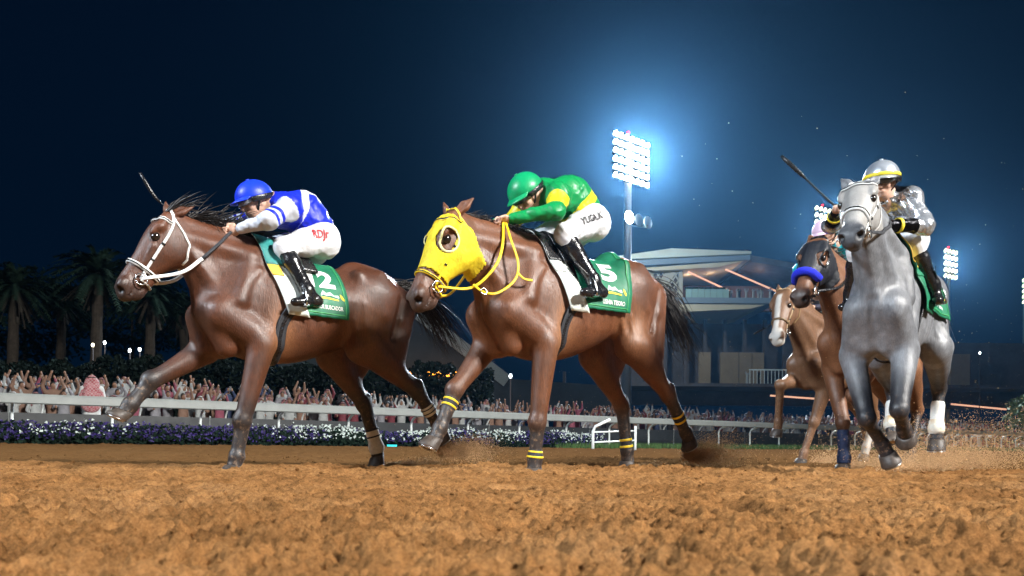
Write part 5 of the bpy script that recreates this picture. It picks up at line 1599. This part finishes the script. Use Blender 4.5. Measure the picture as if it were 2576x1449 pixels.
# small lamps on thin poles
E_WARM = emit('path_lamp_warm', (1.0, .93, .62), 9); E_WHT = emit('path_lamp_white', (.9, .96, 1.0), 10)
for u, v, y, e, lb in ((232, 868, 46, E_WARM, 'yellowish lamp among the palms, leftmost of four'), (262, 862, 46, E_WHT, 'white lamp among the palms, right of the yellowish one'), (325, 882, 44, E_WHT, 'lower of the two close white lamps beside the palm trunks'), (350, 879, 44, E_WHT, 'right one of the two close white lamps beside the palm trunks'),
                     (1283, 946, 40, E_WHT, 'white lamp under the belly of the yellow-hooded horse'), (1135, 937, 42, E_WHT, 'white lamp beside the orange tent lamps'), (2420, 1082, 60, E_WARM, 'pale lamp low by the rail at far right'), (2463, 888, 70, E_WHT, 'white lamp right of the grey horse')):
    k = y / 1900.0; x = (u - 1288) * k; z = (1124 - v - .007 * (1288 - u)) * k + CAM_H
    lp = empty('path_lamp', (x, y, 0)); tag(lp, lb, 'lamp')
    MB().tube([(0, 0, 0), (0, 0, z - .1)], .035, 6).build('pole', M_WALLD, lp)
    MB().tube([(0, -.02, z - .1), (0, -.02, z), (0, -.02, z + .1)], [.05, .085, .05], 8).build('lamp_head', e, lp, True)
# teal ground light in the flower bed
lp = empty('ground_light', tuple(rail_pt(8.9, -1.6, .16))); tag(lp, 'small teal ground light at the foot of the flower bed', 'lamp')
MB().box((-.13, -.04, 0), (.13, .04, .05)).build('lens', emit('teal_glow', (.02, .60, .62), 1.0), lp); MB().box((-.16, -.02, -.06), (.16, .1, -.004)).build('housing', M_HOUS, lp)

# ------------------------------------------------------------------ palms and dark shrubs
M_FROND = mat('palm_fronds', (.016, .036, .024), .8, spec=.15, var=.4, nscale=.6)
M_DEAD = mat('hanging_dry_fronds', (.045, .038, .028), .8, var=.4, nscale=.6)
M_TRUNK = mat('palm_trunk', (.05, .04, .03), .9, var=.4, nscale=3, bmp=.6, bscale=9)
def palm(loc, hgt, rad, label, lean=0.0):
    root = empty('palm_tree', loc); tag(root, label, 'tree', 'date palms')
    path = [V(lean * t * t, 0, hgt * t) for t in np.linspace(0, 1, 12)]
    rads = [.42 - .10 * t + (.05 if i % 2 else 0) for i, t in enumerate(np.linspace(0, 1, 12))]
    MB().tube(path, rads, 12).build('trunk', M_TRUNK, root)
    top = path[-1]
    def crown(name, n, mt, el0, el1, droop, rl):
        vs_ = []; tr_ = []
        for i in range(n):
            a = rng.uniform(0, 6.28); el = rng.uniform(el0, el1); ln = rl * rng.uniform(.75, 1.1)
            dr = V(math.cos(a) * math.cos(el), math.sin(a) * math.cos(el), math.sin(el))
            side = nrm(np.cross(dr, V(0, 0, 1)))
            for j in range(22):
                t = (j + 2) / 24
                p = top + dr * ln * t + V(0, 0, -droop * ln * t * t)
                tang = nrm(dr + V(0, 0, -2 * droop * t))
                for s in (-1, 1):
                    lf = .55 * rl / 3.8 * (1 - .5 * t) * rng.uniform(.8, 1.15)
                    tip = p + (side * s * .8 + tang * .75 + V(0, 0, -.15 + rng.normal(0, .12))) * lf
                    b_ = len(vs_); w_ = .10
                    vs_ += [p - tang * w_, p + tang * w_, tip]; tr_.append((b_, b_ + 1, b_ + 2))
        return link(name, mesh_np(name, vs_, None, tr_, False), mt, root)
    crown('crown', 84, M_FROND, -.25, 1.40, .55, rad); crown('dry_skirt', 26, M_DEAD, -1.45, -.5, .25, rad * .62)
    return root
for u, v, y, rad, lb in ((238, 690, 56, 4.2, 'tall date palm behind the crowd, nearest the head of the leading horse'), (28, 725, 58, 4.0, 'date palm cut off by the left edge of the photo'), (372, 745, 60, 3.6, 'date palm half hidden by the head of the leading horse'), (150, 760, 66, 3.4, 'smaller date palm between the two taller palms'), (470, 780, 66, 3.2, 'dim date palm behind the chest of the leading horse'), (-90, 740, 60, 4, 'date palm just outside the left edge')):
    k = y / 1900.0
    palm(((u - 1288) * k, y, 0), (1124 - v) * k, rad, lb, rng.normal(0, .4))
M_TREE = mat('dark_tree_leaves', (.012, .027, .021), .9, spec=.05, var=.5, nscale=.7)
def dense_tree(u, v, y, rx, rz, label):
    k = y / 1900.0; root = empty('dense_tree', ((u - 1288) * k, y, 0)); tag(root, label, 'tree', 'dark trees behind the palms')
    hgt = (1124 - v) * k; rx *= k; rz *= k
    MB().tube([(0, 0, 0), (.1, 0, hgt * .5), (0, 0, hgt)], [.35, .25, .1], 8).build('trunk', M_TRUNK, root)
    n = 3000
    c = nrm(rng.normal(0, 1, (n, 3))) * (rng.uniform(.2, 1, n)**.45)[:, None]
    lump = .8 + .35 * vnoise(c[:, 0] * 3 + u, c[:, 2] * 3 + 7, 3) + .2 * vnoise(c[:, 0] * 7 + u, c[:, 2] * 7, 4)
    P = c * np.array([rx, rx * .8, rz]) * lump[:, None] + V(0, 0, hgt)
    x = nrm(rng.normal(0, 1, (n, 3))); yv = nrm(np.cross(x, rng.normal(0, 1, (n, 3)))); lf = .30
    vv = np.stack([P - x * lf, P + yv * lf * .5, P + x * lf, P - yv * lf * .5], 1).reshape(-1, 3)
    link('crown', mesh_np('crown', vv, np.arange(4 * n).reshape(-1, 4), None, False), M_TREE, root)
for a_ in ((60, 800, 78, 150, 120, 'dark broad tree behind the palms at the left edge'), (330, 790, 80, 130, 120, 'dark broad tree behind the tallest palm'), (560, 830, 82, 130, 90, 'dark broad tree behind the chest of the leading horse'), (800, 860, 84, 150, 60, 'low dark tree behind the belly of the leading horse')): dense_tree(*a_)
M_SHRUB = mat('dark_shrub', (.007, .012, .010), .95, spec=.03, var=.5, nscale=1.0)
def shrub(loc, w, hgt, label, n=900, leaf=.16, mt=None):
    root = empty('shrub', loc); tag(root, label, 'shrub', 'shrubs')
    MB().tube([(0, 0, -.1), (.05, 0, hgt * .5)], [.12, .05], 6).build('stem', M_TRUNK, root)
    c = nrm(rng.normal(0, 1, (n, 3))) * (rng.uniform(.35, 1, n)**.5)[:, None]
    lump = 1 + .25 * np.sin(c[:, 0] * 7 + w) * np.cos(c[:, 1] * 5)
    P = c * np.array([w, w * .7, hgt * .5]) * lump[:, None] + V(0, 0, hgt * .52)
    x = nrm(rng.normal(0, 1, (n, 3))); y = nrm(np.cross(x, rng.normal(0, 1, (n, 3))))
    v = np.stack([P - x * leaf, P + y * leaf * .5, P + x * leaf, P - y * leaf * .5], 1).reshape(-1, 3)
    link('foliage', mesh_np('foliage', v, np.arange(4 * n).reshape(-1, 4), None, False), mt or M_SHRUB, root)
    return root
n = 26000
u_ = rng.uniform(-130, 1240, n); y_ = rng.uniform(37, 43, n); k_ = y_ / 1900
top = (1124 - (905 + 26 * (vnoise(u_ * .021, u_ * 0, 91) - .5) + 22 * (vnoise(u_ * .06, u_ * 0 + 3, 92) - .5) + 14 * sstep(u_, 600, 900))) * k_
P = np.c_[(u_ - 1288) * k_, y_, top * rng.uniform(.25, 1, n)]
x = nrm(rng.normal(0, 1, (n, 3))); y = nrm(np.cross(x, rng.normal(0, 1, (n, 3))))
v = np.stack([P - x * .15, P + y * .08, P + x * .15, P - y * .08], 1).reshape(-1, 3)
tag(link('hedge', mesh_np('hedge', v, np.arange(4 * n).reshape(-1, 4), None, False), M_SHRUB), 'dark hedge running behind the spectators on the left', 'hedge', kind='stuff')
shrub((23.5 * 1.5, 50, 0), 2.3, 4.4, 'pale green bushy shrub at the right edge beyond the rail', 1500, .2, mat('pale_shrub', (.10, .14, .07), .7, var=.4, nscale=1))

# ------------------------------------------------------------------ spectators
SK = mat('spectator_skin', (.19, .10, .062), .6, var=.25, nscale=6)
CL = {n: cloth_mat('robe_' + n, c, .75, 0, .4, 9) for n, c in dict(white=(.30, .32, .32), black=(.012, .012, .015), grey=(.20, .20, .22), brown=(.17, .10, .07), maroon=(.12, .02, .03), navy=(.03, .045, .10), pink=(.20, .05, .08), green=(.04, .22, .12)).items()}
mm, nt, N, L, b = new_mat('red_check_headdress')
ck = node(nt, 'ShaderNodeTexChecker', i_Scale=22.0); L.new(objco(nt), ck.inputs[0])
ck.inputs[1].default_value = (.34, .03, .05, 1); ck.inputs[2].default_value = (.45, .32, .32, 1)
L.new(mix(nt, .5, ck.outputs[0], ramp(nt, noise(nt, 9, 3, .5, objco(nt)), [(.3, (.16, .02, .03)), (.7, (.38, .24, .25))])), b.inputs['Base Color']); b.inputs['Roughness'].default_value = .8
M_CHECK = mm
M_CHECKD = mat('dark_red_check_headdress', (.20, .085, .09), .85, var=.7, nscale=26)
M_DHAIR = mat('dark_hair', (.012, .010, .009), .6)
M_WHEAD = mat('white_headdress', (.34, .34, .33), .8, var=.08)
M_IGAL = mat('black_head_cord', (.01, .01, .01), .7)
def spectator_parts(robe, head, pose, hs=0.0):
    """meshes of one standing spectator facing -Y: clothes, skin, headgear"""
    c = Field()
    c.cone((0, 0, .08), (0, 0, .95), .21, .17, .05, (0, 1, 0), .75)
    c.cone((0, 0, .95), (0, 0, 1.36), .17, .17, .06, (0, 1, 0), .7)
    c.cone((-.17, 0, 1.38), (.17, 0, 1.38), .075, .075, .05)
    sk = Field().ell((0, -.01, 1.60), (.078, .092, .115), .02).cone((0, .0, 1.42), (0, 0, 1.52), .055, .052, .02).cone((0, -.10, 1.60), (0, -.115, 1.575), .012, .016, .01)
    sk.cone((0, 0, .5), (0, 0, 1.42), .08, .09, .03).cone((-.17, 0, 1.37), (.17, 0, 1.37), .05, .05, .03)
    hands = []
    for s in (-1, 1):
        sh = V(s * .20, 0, 1.37)
        if pose == 'phone': el, ha = V(s * .24, -.20, 1.38), V(s * .06, -.30, 1.66)
        elif pose == 'high' : el, ha = (V(s * .26, -.10, 1.56), V(s * .12, -.20, 1.86)) if s > 0 else (V(-.27, -.05, 1.13), V(-.20, -.22, 1.15))
        elif pose == 'both': el, ha = V(s * .30, -.06, 1.56), V(s * .20, -.14, 1.86)
        else: el, ha = V(s * .27, .02, 1.10), V(s * .22, -.14, .90)
        c.chain([sh, el, el + (ha - el) * .8], [.072, .058, .045], .04)
        sk.chain([sh, el], [.045, .036], .02); sk.cone(el, ha, .034, .036, .02); sk.ell(ha, (.035, .030, .050), .02)
        for j in range(4): sk.cone(ha + V((j - 1.5) * .016, 0, .03), ha + V((j - 1.5) * .020, -.02, .085), .010, .008, .006)
        sk.cone(ha + V(-s * .03, 0, 0), ha + V(-s * .055, -.015, .035), .011, .009, .008)
        hands.append(ha)
    hd = Field()
    if head == 'hair':
        hd.ell((0, .018, 1.645), (.088, .098, .10), .02).ell((0, -.10, 1.585), (.07, .06, .075), .02, None, -1); hm = M_DHAIR
    elif head == 'cap':
        hd.ell((0, .005, 1.66), (.090, .104, .085), .02).ell((0, -.10, 1.67), (.07, .075, .012), .02).ell((0, -.10, 1.56), (.07, .06, .075), .02, None, -1); hm = CL['navy']
    else:
        hd.ell((0, .01, 1.635), (.102, .118, .118), .03)
        hd.cone((0, .07, 1.60), (0, .13, 1.26), .10, .16, .05, (0, 1, 0), .5)
        for s in (-1, 1): hd.cone((s * .09, .02, 1.60), (s * .15, -.04, 1.30), .05, .075, .05, (0, 1, 0), .5)
        hd.ell((0, -.115, 1.575), (.068, .085, .105), .02, None, -1)
        hm = {'check': M_CHECKD, 'white': M_WHEAD, 'veil': CL['black']}[head]
    out = [('robe', c.mesh('robe', .028)[0], CL[robe]), ('body', sk.mesh('body', .022)[0], SK), ('headdress' if head in ('check', 'white', 'veil') else head if head == 'cap' else 'hair', hd.mesh('head_cover', .022)[0], hm)]
    if head in ('check', 'white'):
        pts = [V(.106 * math.cos(a), .012 + .121 * math.sin(a), 1.685) for a in np.linspace(0, 2 * math.pi, 17)]
        mb = MB().tube(pts, .011, 5); me = bpy.data.meshes.new('head_cord'); me.from_pydata(mb.v, [], mb.f); out.append(('head_cord', me, M_IGAL))
    for nm, me, mt_ in out: me.materials.append(mt_)
    return [(a_, b_) for a_, b_, _ in out], hands
KINDS_ = [('white', 'check', 'phone', 'man in a white robe and red checked headdress holding up a phone'), ('white', 'white', 'both', 'man in a white robe and white headdress with both arms raised'),
         ('brown', 'hair', 'both', 'bare-headed spectator in brown raising both arms behind the rail'), ('maroon', 'check', 'high', 'spectator in a maroon coat and red checked headdress, one arm up'),
         ('black', 'veil', 'phone', 'spectator in a black robe and veil holding up a phone'), ('grey', 'hair', 'high', 'bare-headed spectator in a grey top with one arm up'),
         ('navy', 'cap', 'phone', 'spectator in a dark blue top and cap holding up a phone'), ('pink', 'hair', 'both', 'spectator in a pink top raising both arms behind the rail'), ('white', 'check', 'down', 'man in a white robe and red checked headdress standing still')]
PARTS_ = [spectator_parts(a, b_, c) for a, b_, c, _ in KINDS_]
E_SCR = emit('phone_screen', (.55, .75, .95), 1.6)
ph_mb = MB().box((-.04, -.006, -.075), (.04, .006, .075)); ph_me = bpy.data.meshes.new('phone'); ph_me.from_pydata(ph_mb.v, [], ph_mb.f); ph_me.materials.append(M_HOUS)
sc_mb = MB().box((-.035, .0065, -.068), (.035, .0085, .068)); sc_me = bpy.data.meshes.new('screen'); sc_me.from_pydata(sc_mb.v, [], sc_mb.f); sc_me.materials.append(E_SCR)
FACE = math.atan2(-RN[0], RN[1]) + 0.0
def spectator(kind, loc, sc=1.0, turn=0.0, label=None, group='spectators standing behind the rail'):
    o = empty('person', tuple(loc), FACE + turn); o.scale = (sc, sc, sc)
    tag(o, label or KINDS_[kind][3], 'person', group)
    for nm, me in PARTS_[kind][0]:
        c = bpy.data.objects.new(nm, me); COL.objects.link(c); c.parent = o
    return o
def phone(loc, rz):
    o = bpy.data.objects.new('phone', ph_me); COL.objects.link(o); o.location = tuple(loc); o.rotation_euler = (0, 0, rz)
    tag(o, 'phone with a lit screen held up by a spectator behind the rail', 'phone', 'phones held up in the crowd')
    c = bpy.data.objects.new('screen', sc_me); COL.objects.link(c); c.parent = o
nph = 0; cnt = 0
for row in range(4):
    t = -9 + row * .2
    while t < 46:
        kd = int(rng.choice(9, p=[.14, .13, .20, .07, .10, .14, .10, .05, .07]))
        d = 7.0 + row * .70 + rng.normal(0, .12)
        p = rail_pt(t + rng.normal(0, .1), d, .22 + .20 * row)
        sc = rng.uniform(.86, 1.0); tn_ = rng.normal(0, .35)
        if cnt < 300:
            spectator(kd, p, sc, tn_); cnt += 1
            if KINDS_[kd][2] == 'phone' and rng.random() < .5:
                a = FACE + tn_; q_ = V(0, -.34, 1.70) * sc
                phone(p + V(-math.sin(a) * q_[1], math.cos(a) * q_[1], q_[2]), a)
        t += rng.uniform(.42, .80)
# the crowd farther along the rail reads as one mass
vs_, qs_ = [], []
for i in range(900):
    t = rng.uniform(46, 110); d = rng.uniform(6.8, 11); p = rail_pt(t, d, .1 + .2 * (d - 6.8))
    w = .2; hh_ = rng.uniform(1.5, 1.75)
    for (z0, z1, w0, w1) in ((0, hh_ - .3, .22, .18), (hh_ - .3, hh_ - .24, .18, .07), (hh_ - .24, hh_, .09, .08)):
        b0 = len(vs_)
        for z_, w_ in ((z0, w0), (z1, w1)):
            for a in range(6): vs_.append(p + V(w_ * math.cos(a * 1.047), w_ * math.sin(a * 1.047), z_))
        qs_ += [(b0 + j, b0 + (j + 1) % 6, b0 + 6 + (j + 1) % 6, b0 + 6 + j) for j in range(6)] + [(b0 + 6, b0 + 7, b0 + 8, b0 + 9), (b0 + 9, b0 + 10, b0 + 11, b0 + 6)]
    if rng.random() < .4:
        b0 = len(vs_); q0 = p + V(.15, -.1, hh_ - .35); q1 = q0 + V(rng.normal(0, .1), -.15, .6)
        for q_ in (q0, q1):
            for a in range(4): vs_.append(q_ + V(.05 * math.cos(a * 1.57), .05 * math.sin(a * 1.57), 0))
        qs_ += [(b0 + j, b0 + (j + 1) % 4, b0 + 4 + (j + 1) % 4, b0 + 4 + j) for j in range(4)]
mm, nt, N, L, b = new_mat('far_crowd_cloth')
vo = node(nt, 'ShaderNodeTexVoronoi', i_Scale=2.6); L.new(objco(nt), vo.inputs['Vector'])
L.new(ramp(nt, vo.outputs['Color'], [(0, (.03, .03, .04)), (.35, (.55, .56, .58)), (.5, (.10, .06, .05)), (.62, (.35, .10, .13)), (.75, (.5, .52, .55)), (.9, (.12, .14, .2))], 'CONSTANT'), b.inputs['Base Color']); b.inputs['Roughness'].default_value = .8
tag(link('far_crowd', mesh_np('far_crowd', vs_, qs_), mm), 'distant crowd packed along the rail toward the right', 'crowd', kind='stuff')
# man with his back to the track between the rails
o = empty('person', tuple(rail_pt(2.1, 2.9, .28)), FACE + math.pi * .93)
tag(o, 'man seen from behind in a long red checked headdress and white robe by the rail', 'person')
c = Field().cone((0, 0, .02), (0, 0, .95), .27, .20, .05, (0, 1, 0), .8).cone((0, 0, .95), (0, 0, 1.40), .20, .20, .06, (0, 1, 0), .75).cone((-.19, 0, 1.40), (.19, 0, 1.40), .085, .085, .05)
for s in (-1, 1): c.chain([(s * .22, 0, 1.38), (s * .29, -.04, 1.10), (s * .22, -.2, 1.0)], [.08, .065, .05], .04)
link('robe', c.mesh('robe', .02)[0], cloth_mat('bright_robe', (.5, .52, .52), .75, 0, .4, 9), o)
link('body', Field().ell((0, -.03, 1.62), (.078, .09, .115), .02).cone((0, 0, 1.4), (0, 0, 1.55), .055, .055, .02).cone((0, 0, .6), (0, 0, 1.4), .09, .08, .02).cone((-.2, 0, 1.36), (.2, 0, 1.36), .05, .05, .03).chain([(.22, 0, 1.36), (.29, -.04, 1.10), (.22, -.24, 1.0)], [.05, .04, .045], .02).chain([(-.22, 0, 1.36), (-.29, -.04, 1.10), (-.22, -.24, 1.0)], [.05, .04, .045], .02).mesh('body', .016)[0], SK, o)
c = Field().ell((0, .01, 1.645), (.115, .13, .125), .03).cone((0, .05, 1.62), (0, .16, .98), .12, .25, .05, (0, 1, 0), .35)
for s in (-1, 1): c.cone((s * .09, .04, 1.6), (s * .22, .06, 1.15), .07, .10, .05, (0, 1, 0), .5)
c.ell((0, -.13, 1.57), (.07, .09, .11), .02, None, -1)
link('headdress', c.mesh('headdress', .018)[0], M_CHECK, o)
MB().tube([V(.117 * math.cos(a), .012 + .132 * math.sin(a), 1.70) for a in np.linspace(0, 6.2832, 17)], .013, 6).build('head_cord', M_IGAL, o, True)
# guests on the balcony and the terrace
for i in range(16):
    p = G(1735 + i * 13 + rng.normal(0, 3), 752.5); kd = [0, 1, 8, 0, 4, 1][i % 6]
    spectator(kd, V(26 + p[0], GY + (.4 if i % 3 else -.1), p[2]), 1.0, rng.normal(0, .3) - FACE, 'guest in pale robe standing on the lit grandstand balcony', 'guests on the balcony')
for u_, kd in ((1877, 1), (1905, 4)):
    p = G(u_, 964); spectator(kd, V(26 + p[0], GY - .3, p[2]), 1.05, -FACE, 'guest by the white terrace railing of the grandstand in ' + ('white' if kd == 1 else 'black'), 'guests on the terrace')

# ------------------------------------------------------------------ sand thrown up by the hooves
M_DUST = mat('flying_sand', (.62, .39, .20), .95, var=.3, nscale=9)
def grains(name, P, size, label):
    n = len(P)
    D = nrm(rng.normal(0, 1, (n, 4, 3))) * (np.asarray(size)[:, None, None])
    v = (P[:, None] + D).reshape(-1, 3); i0 = np.arange(n) * 4
    tr_ = np.concatenate([np.stack([i0 + a, i0 + b_, i0 + c_], 1) for a, b_, c_ in ((0, 1, 2), (0, 2, 3), (0, 3, 1), (1, 3, 2))])
    return tag(link(name, mesh_np(name, v, None, tr_, False), M_DUST), label, 'sand', kind='stuff')
def plume(x, y, z0, n, spread, dirv, hgt):
    """sand leaving one hoof: dense and low at the start, thin and high at the end"""
    t = rng.random(n)**1.7
    P = V(x, y, z0) + np.outer(t, V(*dirv)) + rng.normal(0, 1, (n, 3)) * (np.array(spread) * (.25 + t[:, None]))
    P[:, 2] = np.abs(P[:, 2] - .0) * (1 - .35 * t) + hgt * t * rng.random(n)
    return P
def world(hr, p):
    a = hr.rotation_euler[2]; return V(hr.location[0] + p[0] * math.cos(a) - p[1] * math.sin(a), hr.location[1] + p[0] * math.sin(a) + p[1] * math.cos(a), p[2])
bk_ = (.82 * .45, .574 * .45, .0)
srcs = [(r1, (-1.05, .13, .14), 17000, (.08, .06, .07), .13, 'sand spurting behind the trailing hoof of the leading bay'), (r1, (-.70, -.13, .02), 6000, (.06, .05, .03), .05, 'low puff of sand at the standing hind hoof of the leading bay'),
        (r2, (-1.10, .12, .12), 20000, (.10, .08, .08), .17, 'sand spurting behind the trailing hoof of the yellow-hooded horse'), (r2, (-.72, -.13, .02), 1800, (.06, .05, .03), .04, 'low puff of sand at the standing hind hoof of the yellow-hooded horse'),
        (r3, (.15, .05, .03), 9000, (.16, .10, .05), .12, 'sand churned up beneath the grey horse'), (r3, (-1.1, .15, .05), 40000, (.55, .4, .14), .42, 'wide cloud of sand behind the grey horse'),
        (r4, (.40, 0, .02), 5000, (.16, .12, .05), .12, 'sand thrown up under the hooded bay'), (r5, (.3, 0, .03), 5000, (.25, .2, .10), .2, 'sand thrown up under the light chestnut')]
for hr, p, n, sp_, hg, lb in srcs:
    w = world(hr, p); P = plume(w[0], w[1], max(w[2], .02), n, sp_, bk_, hg)
    P[:, 2] = np.maximum(P[:, 2], .005)
    sz = np.where(rng.random(n) < .04, rng.uniform(.005, .011, n), rng.uniform(.0024, .0058, n))
    grains('flying_sand', P, sz, lb)
# grains hanging in the air around the field
n = 5200
P = np.c_[rng.uniform(-1.5, 6.5, n), rng.uniform(5.6, 11, n), np.abs(rng.normal(0, .75, n))]
P = P[rng.random(n) < np.clip((P[:, 0] + 1.8) / 6.5, .05, 1)]
grains('drifting_sand', P, rng.uniform(.0018, .0042, len(P)), 'fine sand grains hanging in the air across the track')
n = 70
P = np.c_[rng.uniform(1.2, 5.0, n), rng.uniform(5.6, 8, n), rng.uniform(.8, 3.0, n)]
grains('drifting_clods', P, rng.uniform(.004, .008, n), 'scattered bright specks of sand above the rear horses')

# ------------------------------------------------------------------ night air
mm = bpy.data.materials.new('night_haze'); mm.use_nodes = True
nt = mm.node_tree; nt.nodes.clear()
ou = nt.nodes.new('ShaderNodeOutputMaterial'); pv_ = nt.nodes.new('ShaderNodeVolumePrincipled')
pv_.inputs['Color'].default_value = (.20, .55, 1.0, 1); pv_.inputs['Density'].default_value = .00013; pv_.inputs['Anisotropy'].default_value = .84
nt.links.new(pv_.outputs[0], ou.inputs['Volume'])
hz = MB().box((-260, -60, -1.2), (300, 240, 52)).build('haze', mm)
tag(hz, 'thin night haze lit by the floodlights', 'haze', kind='stuff')
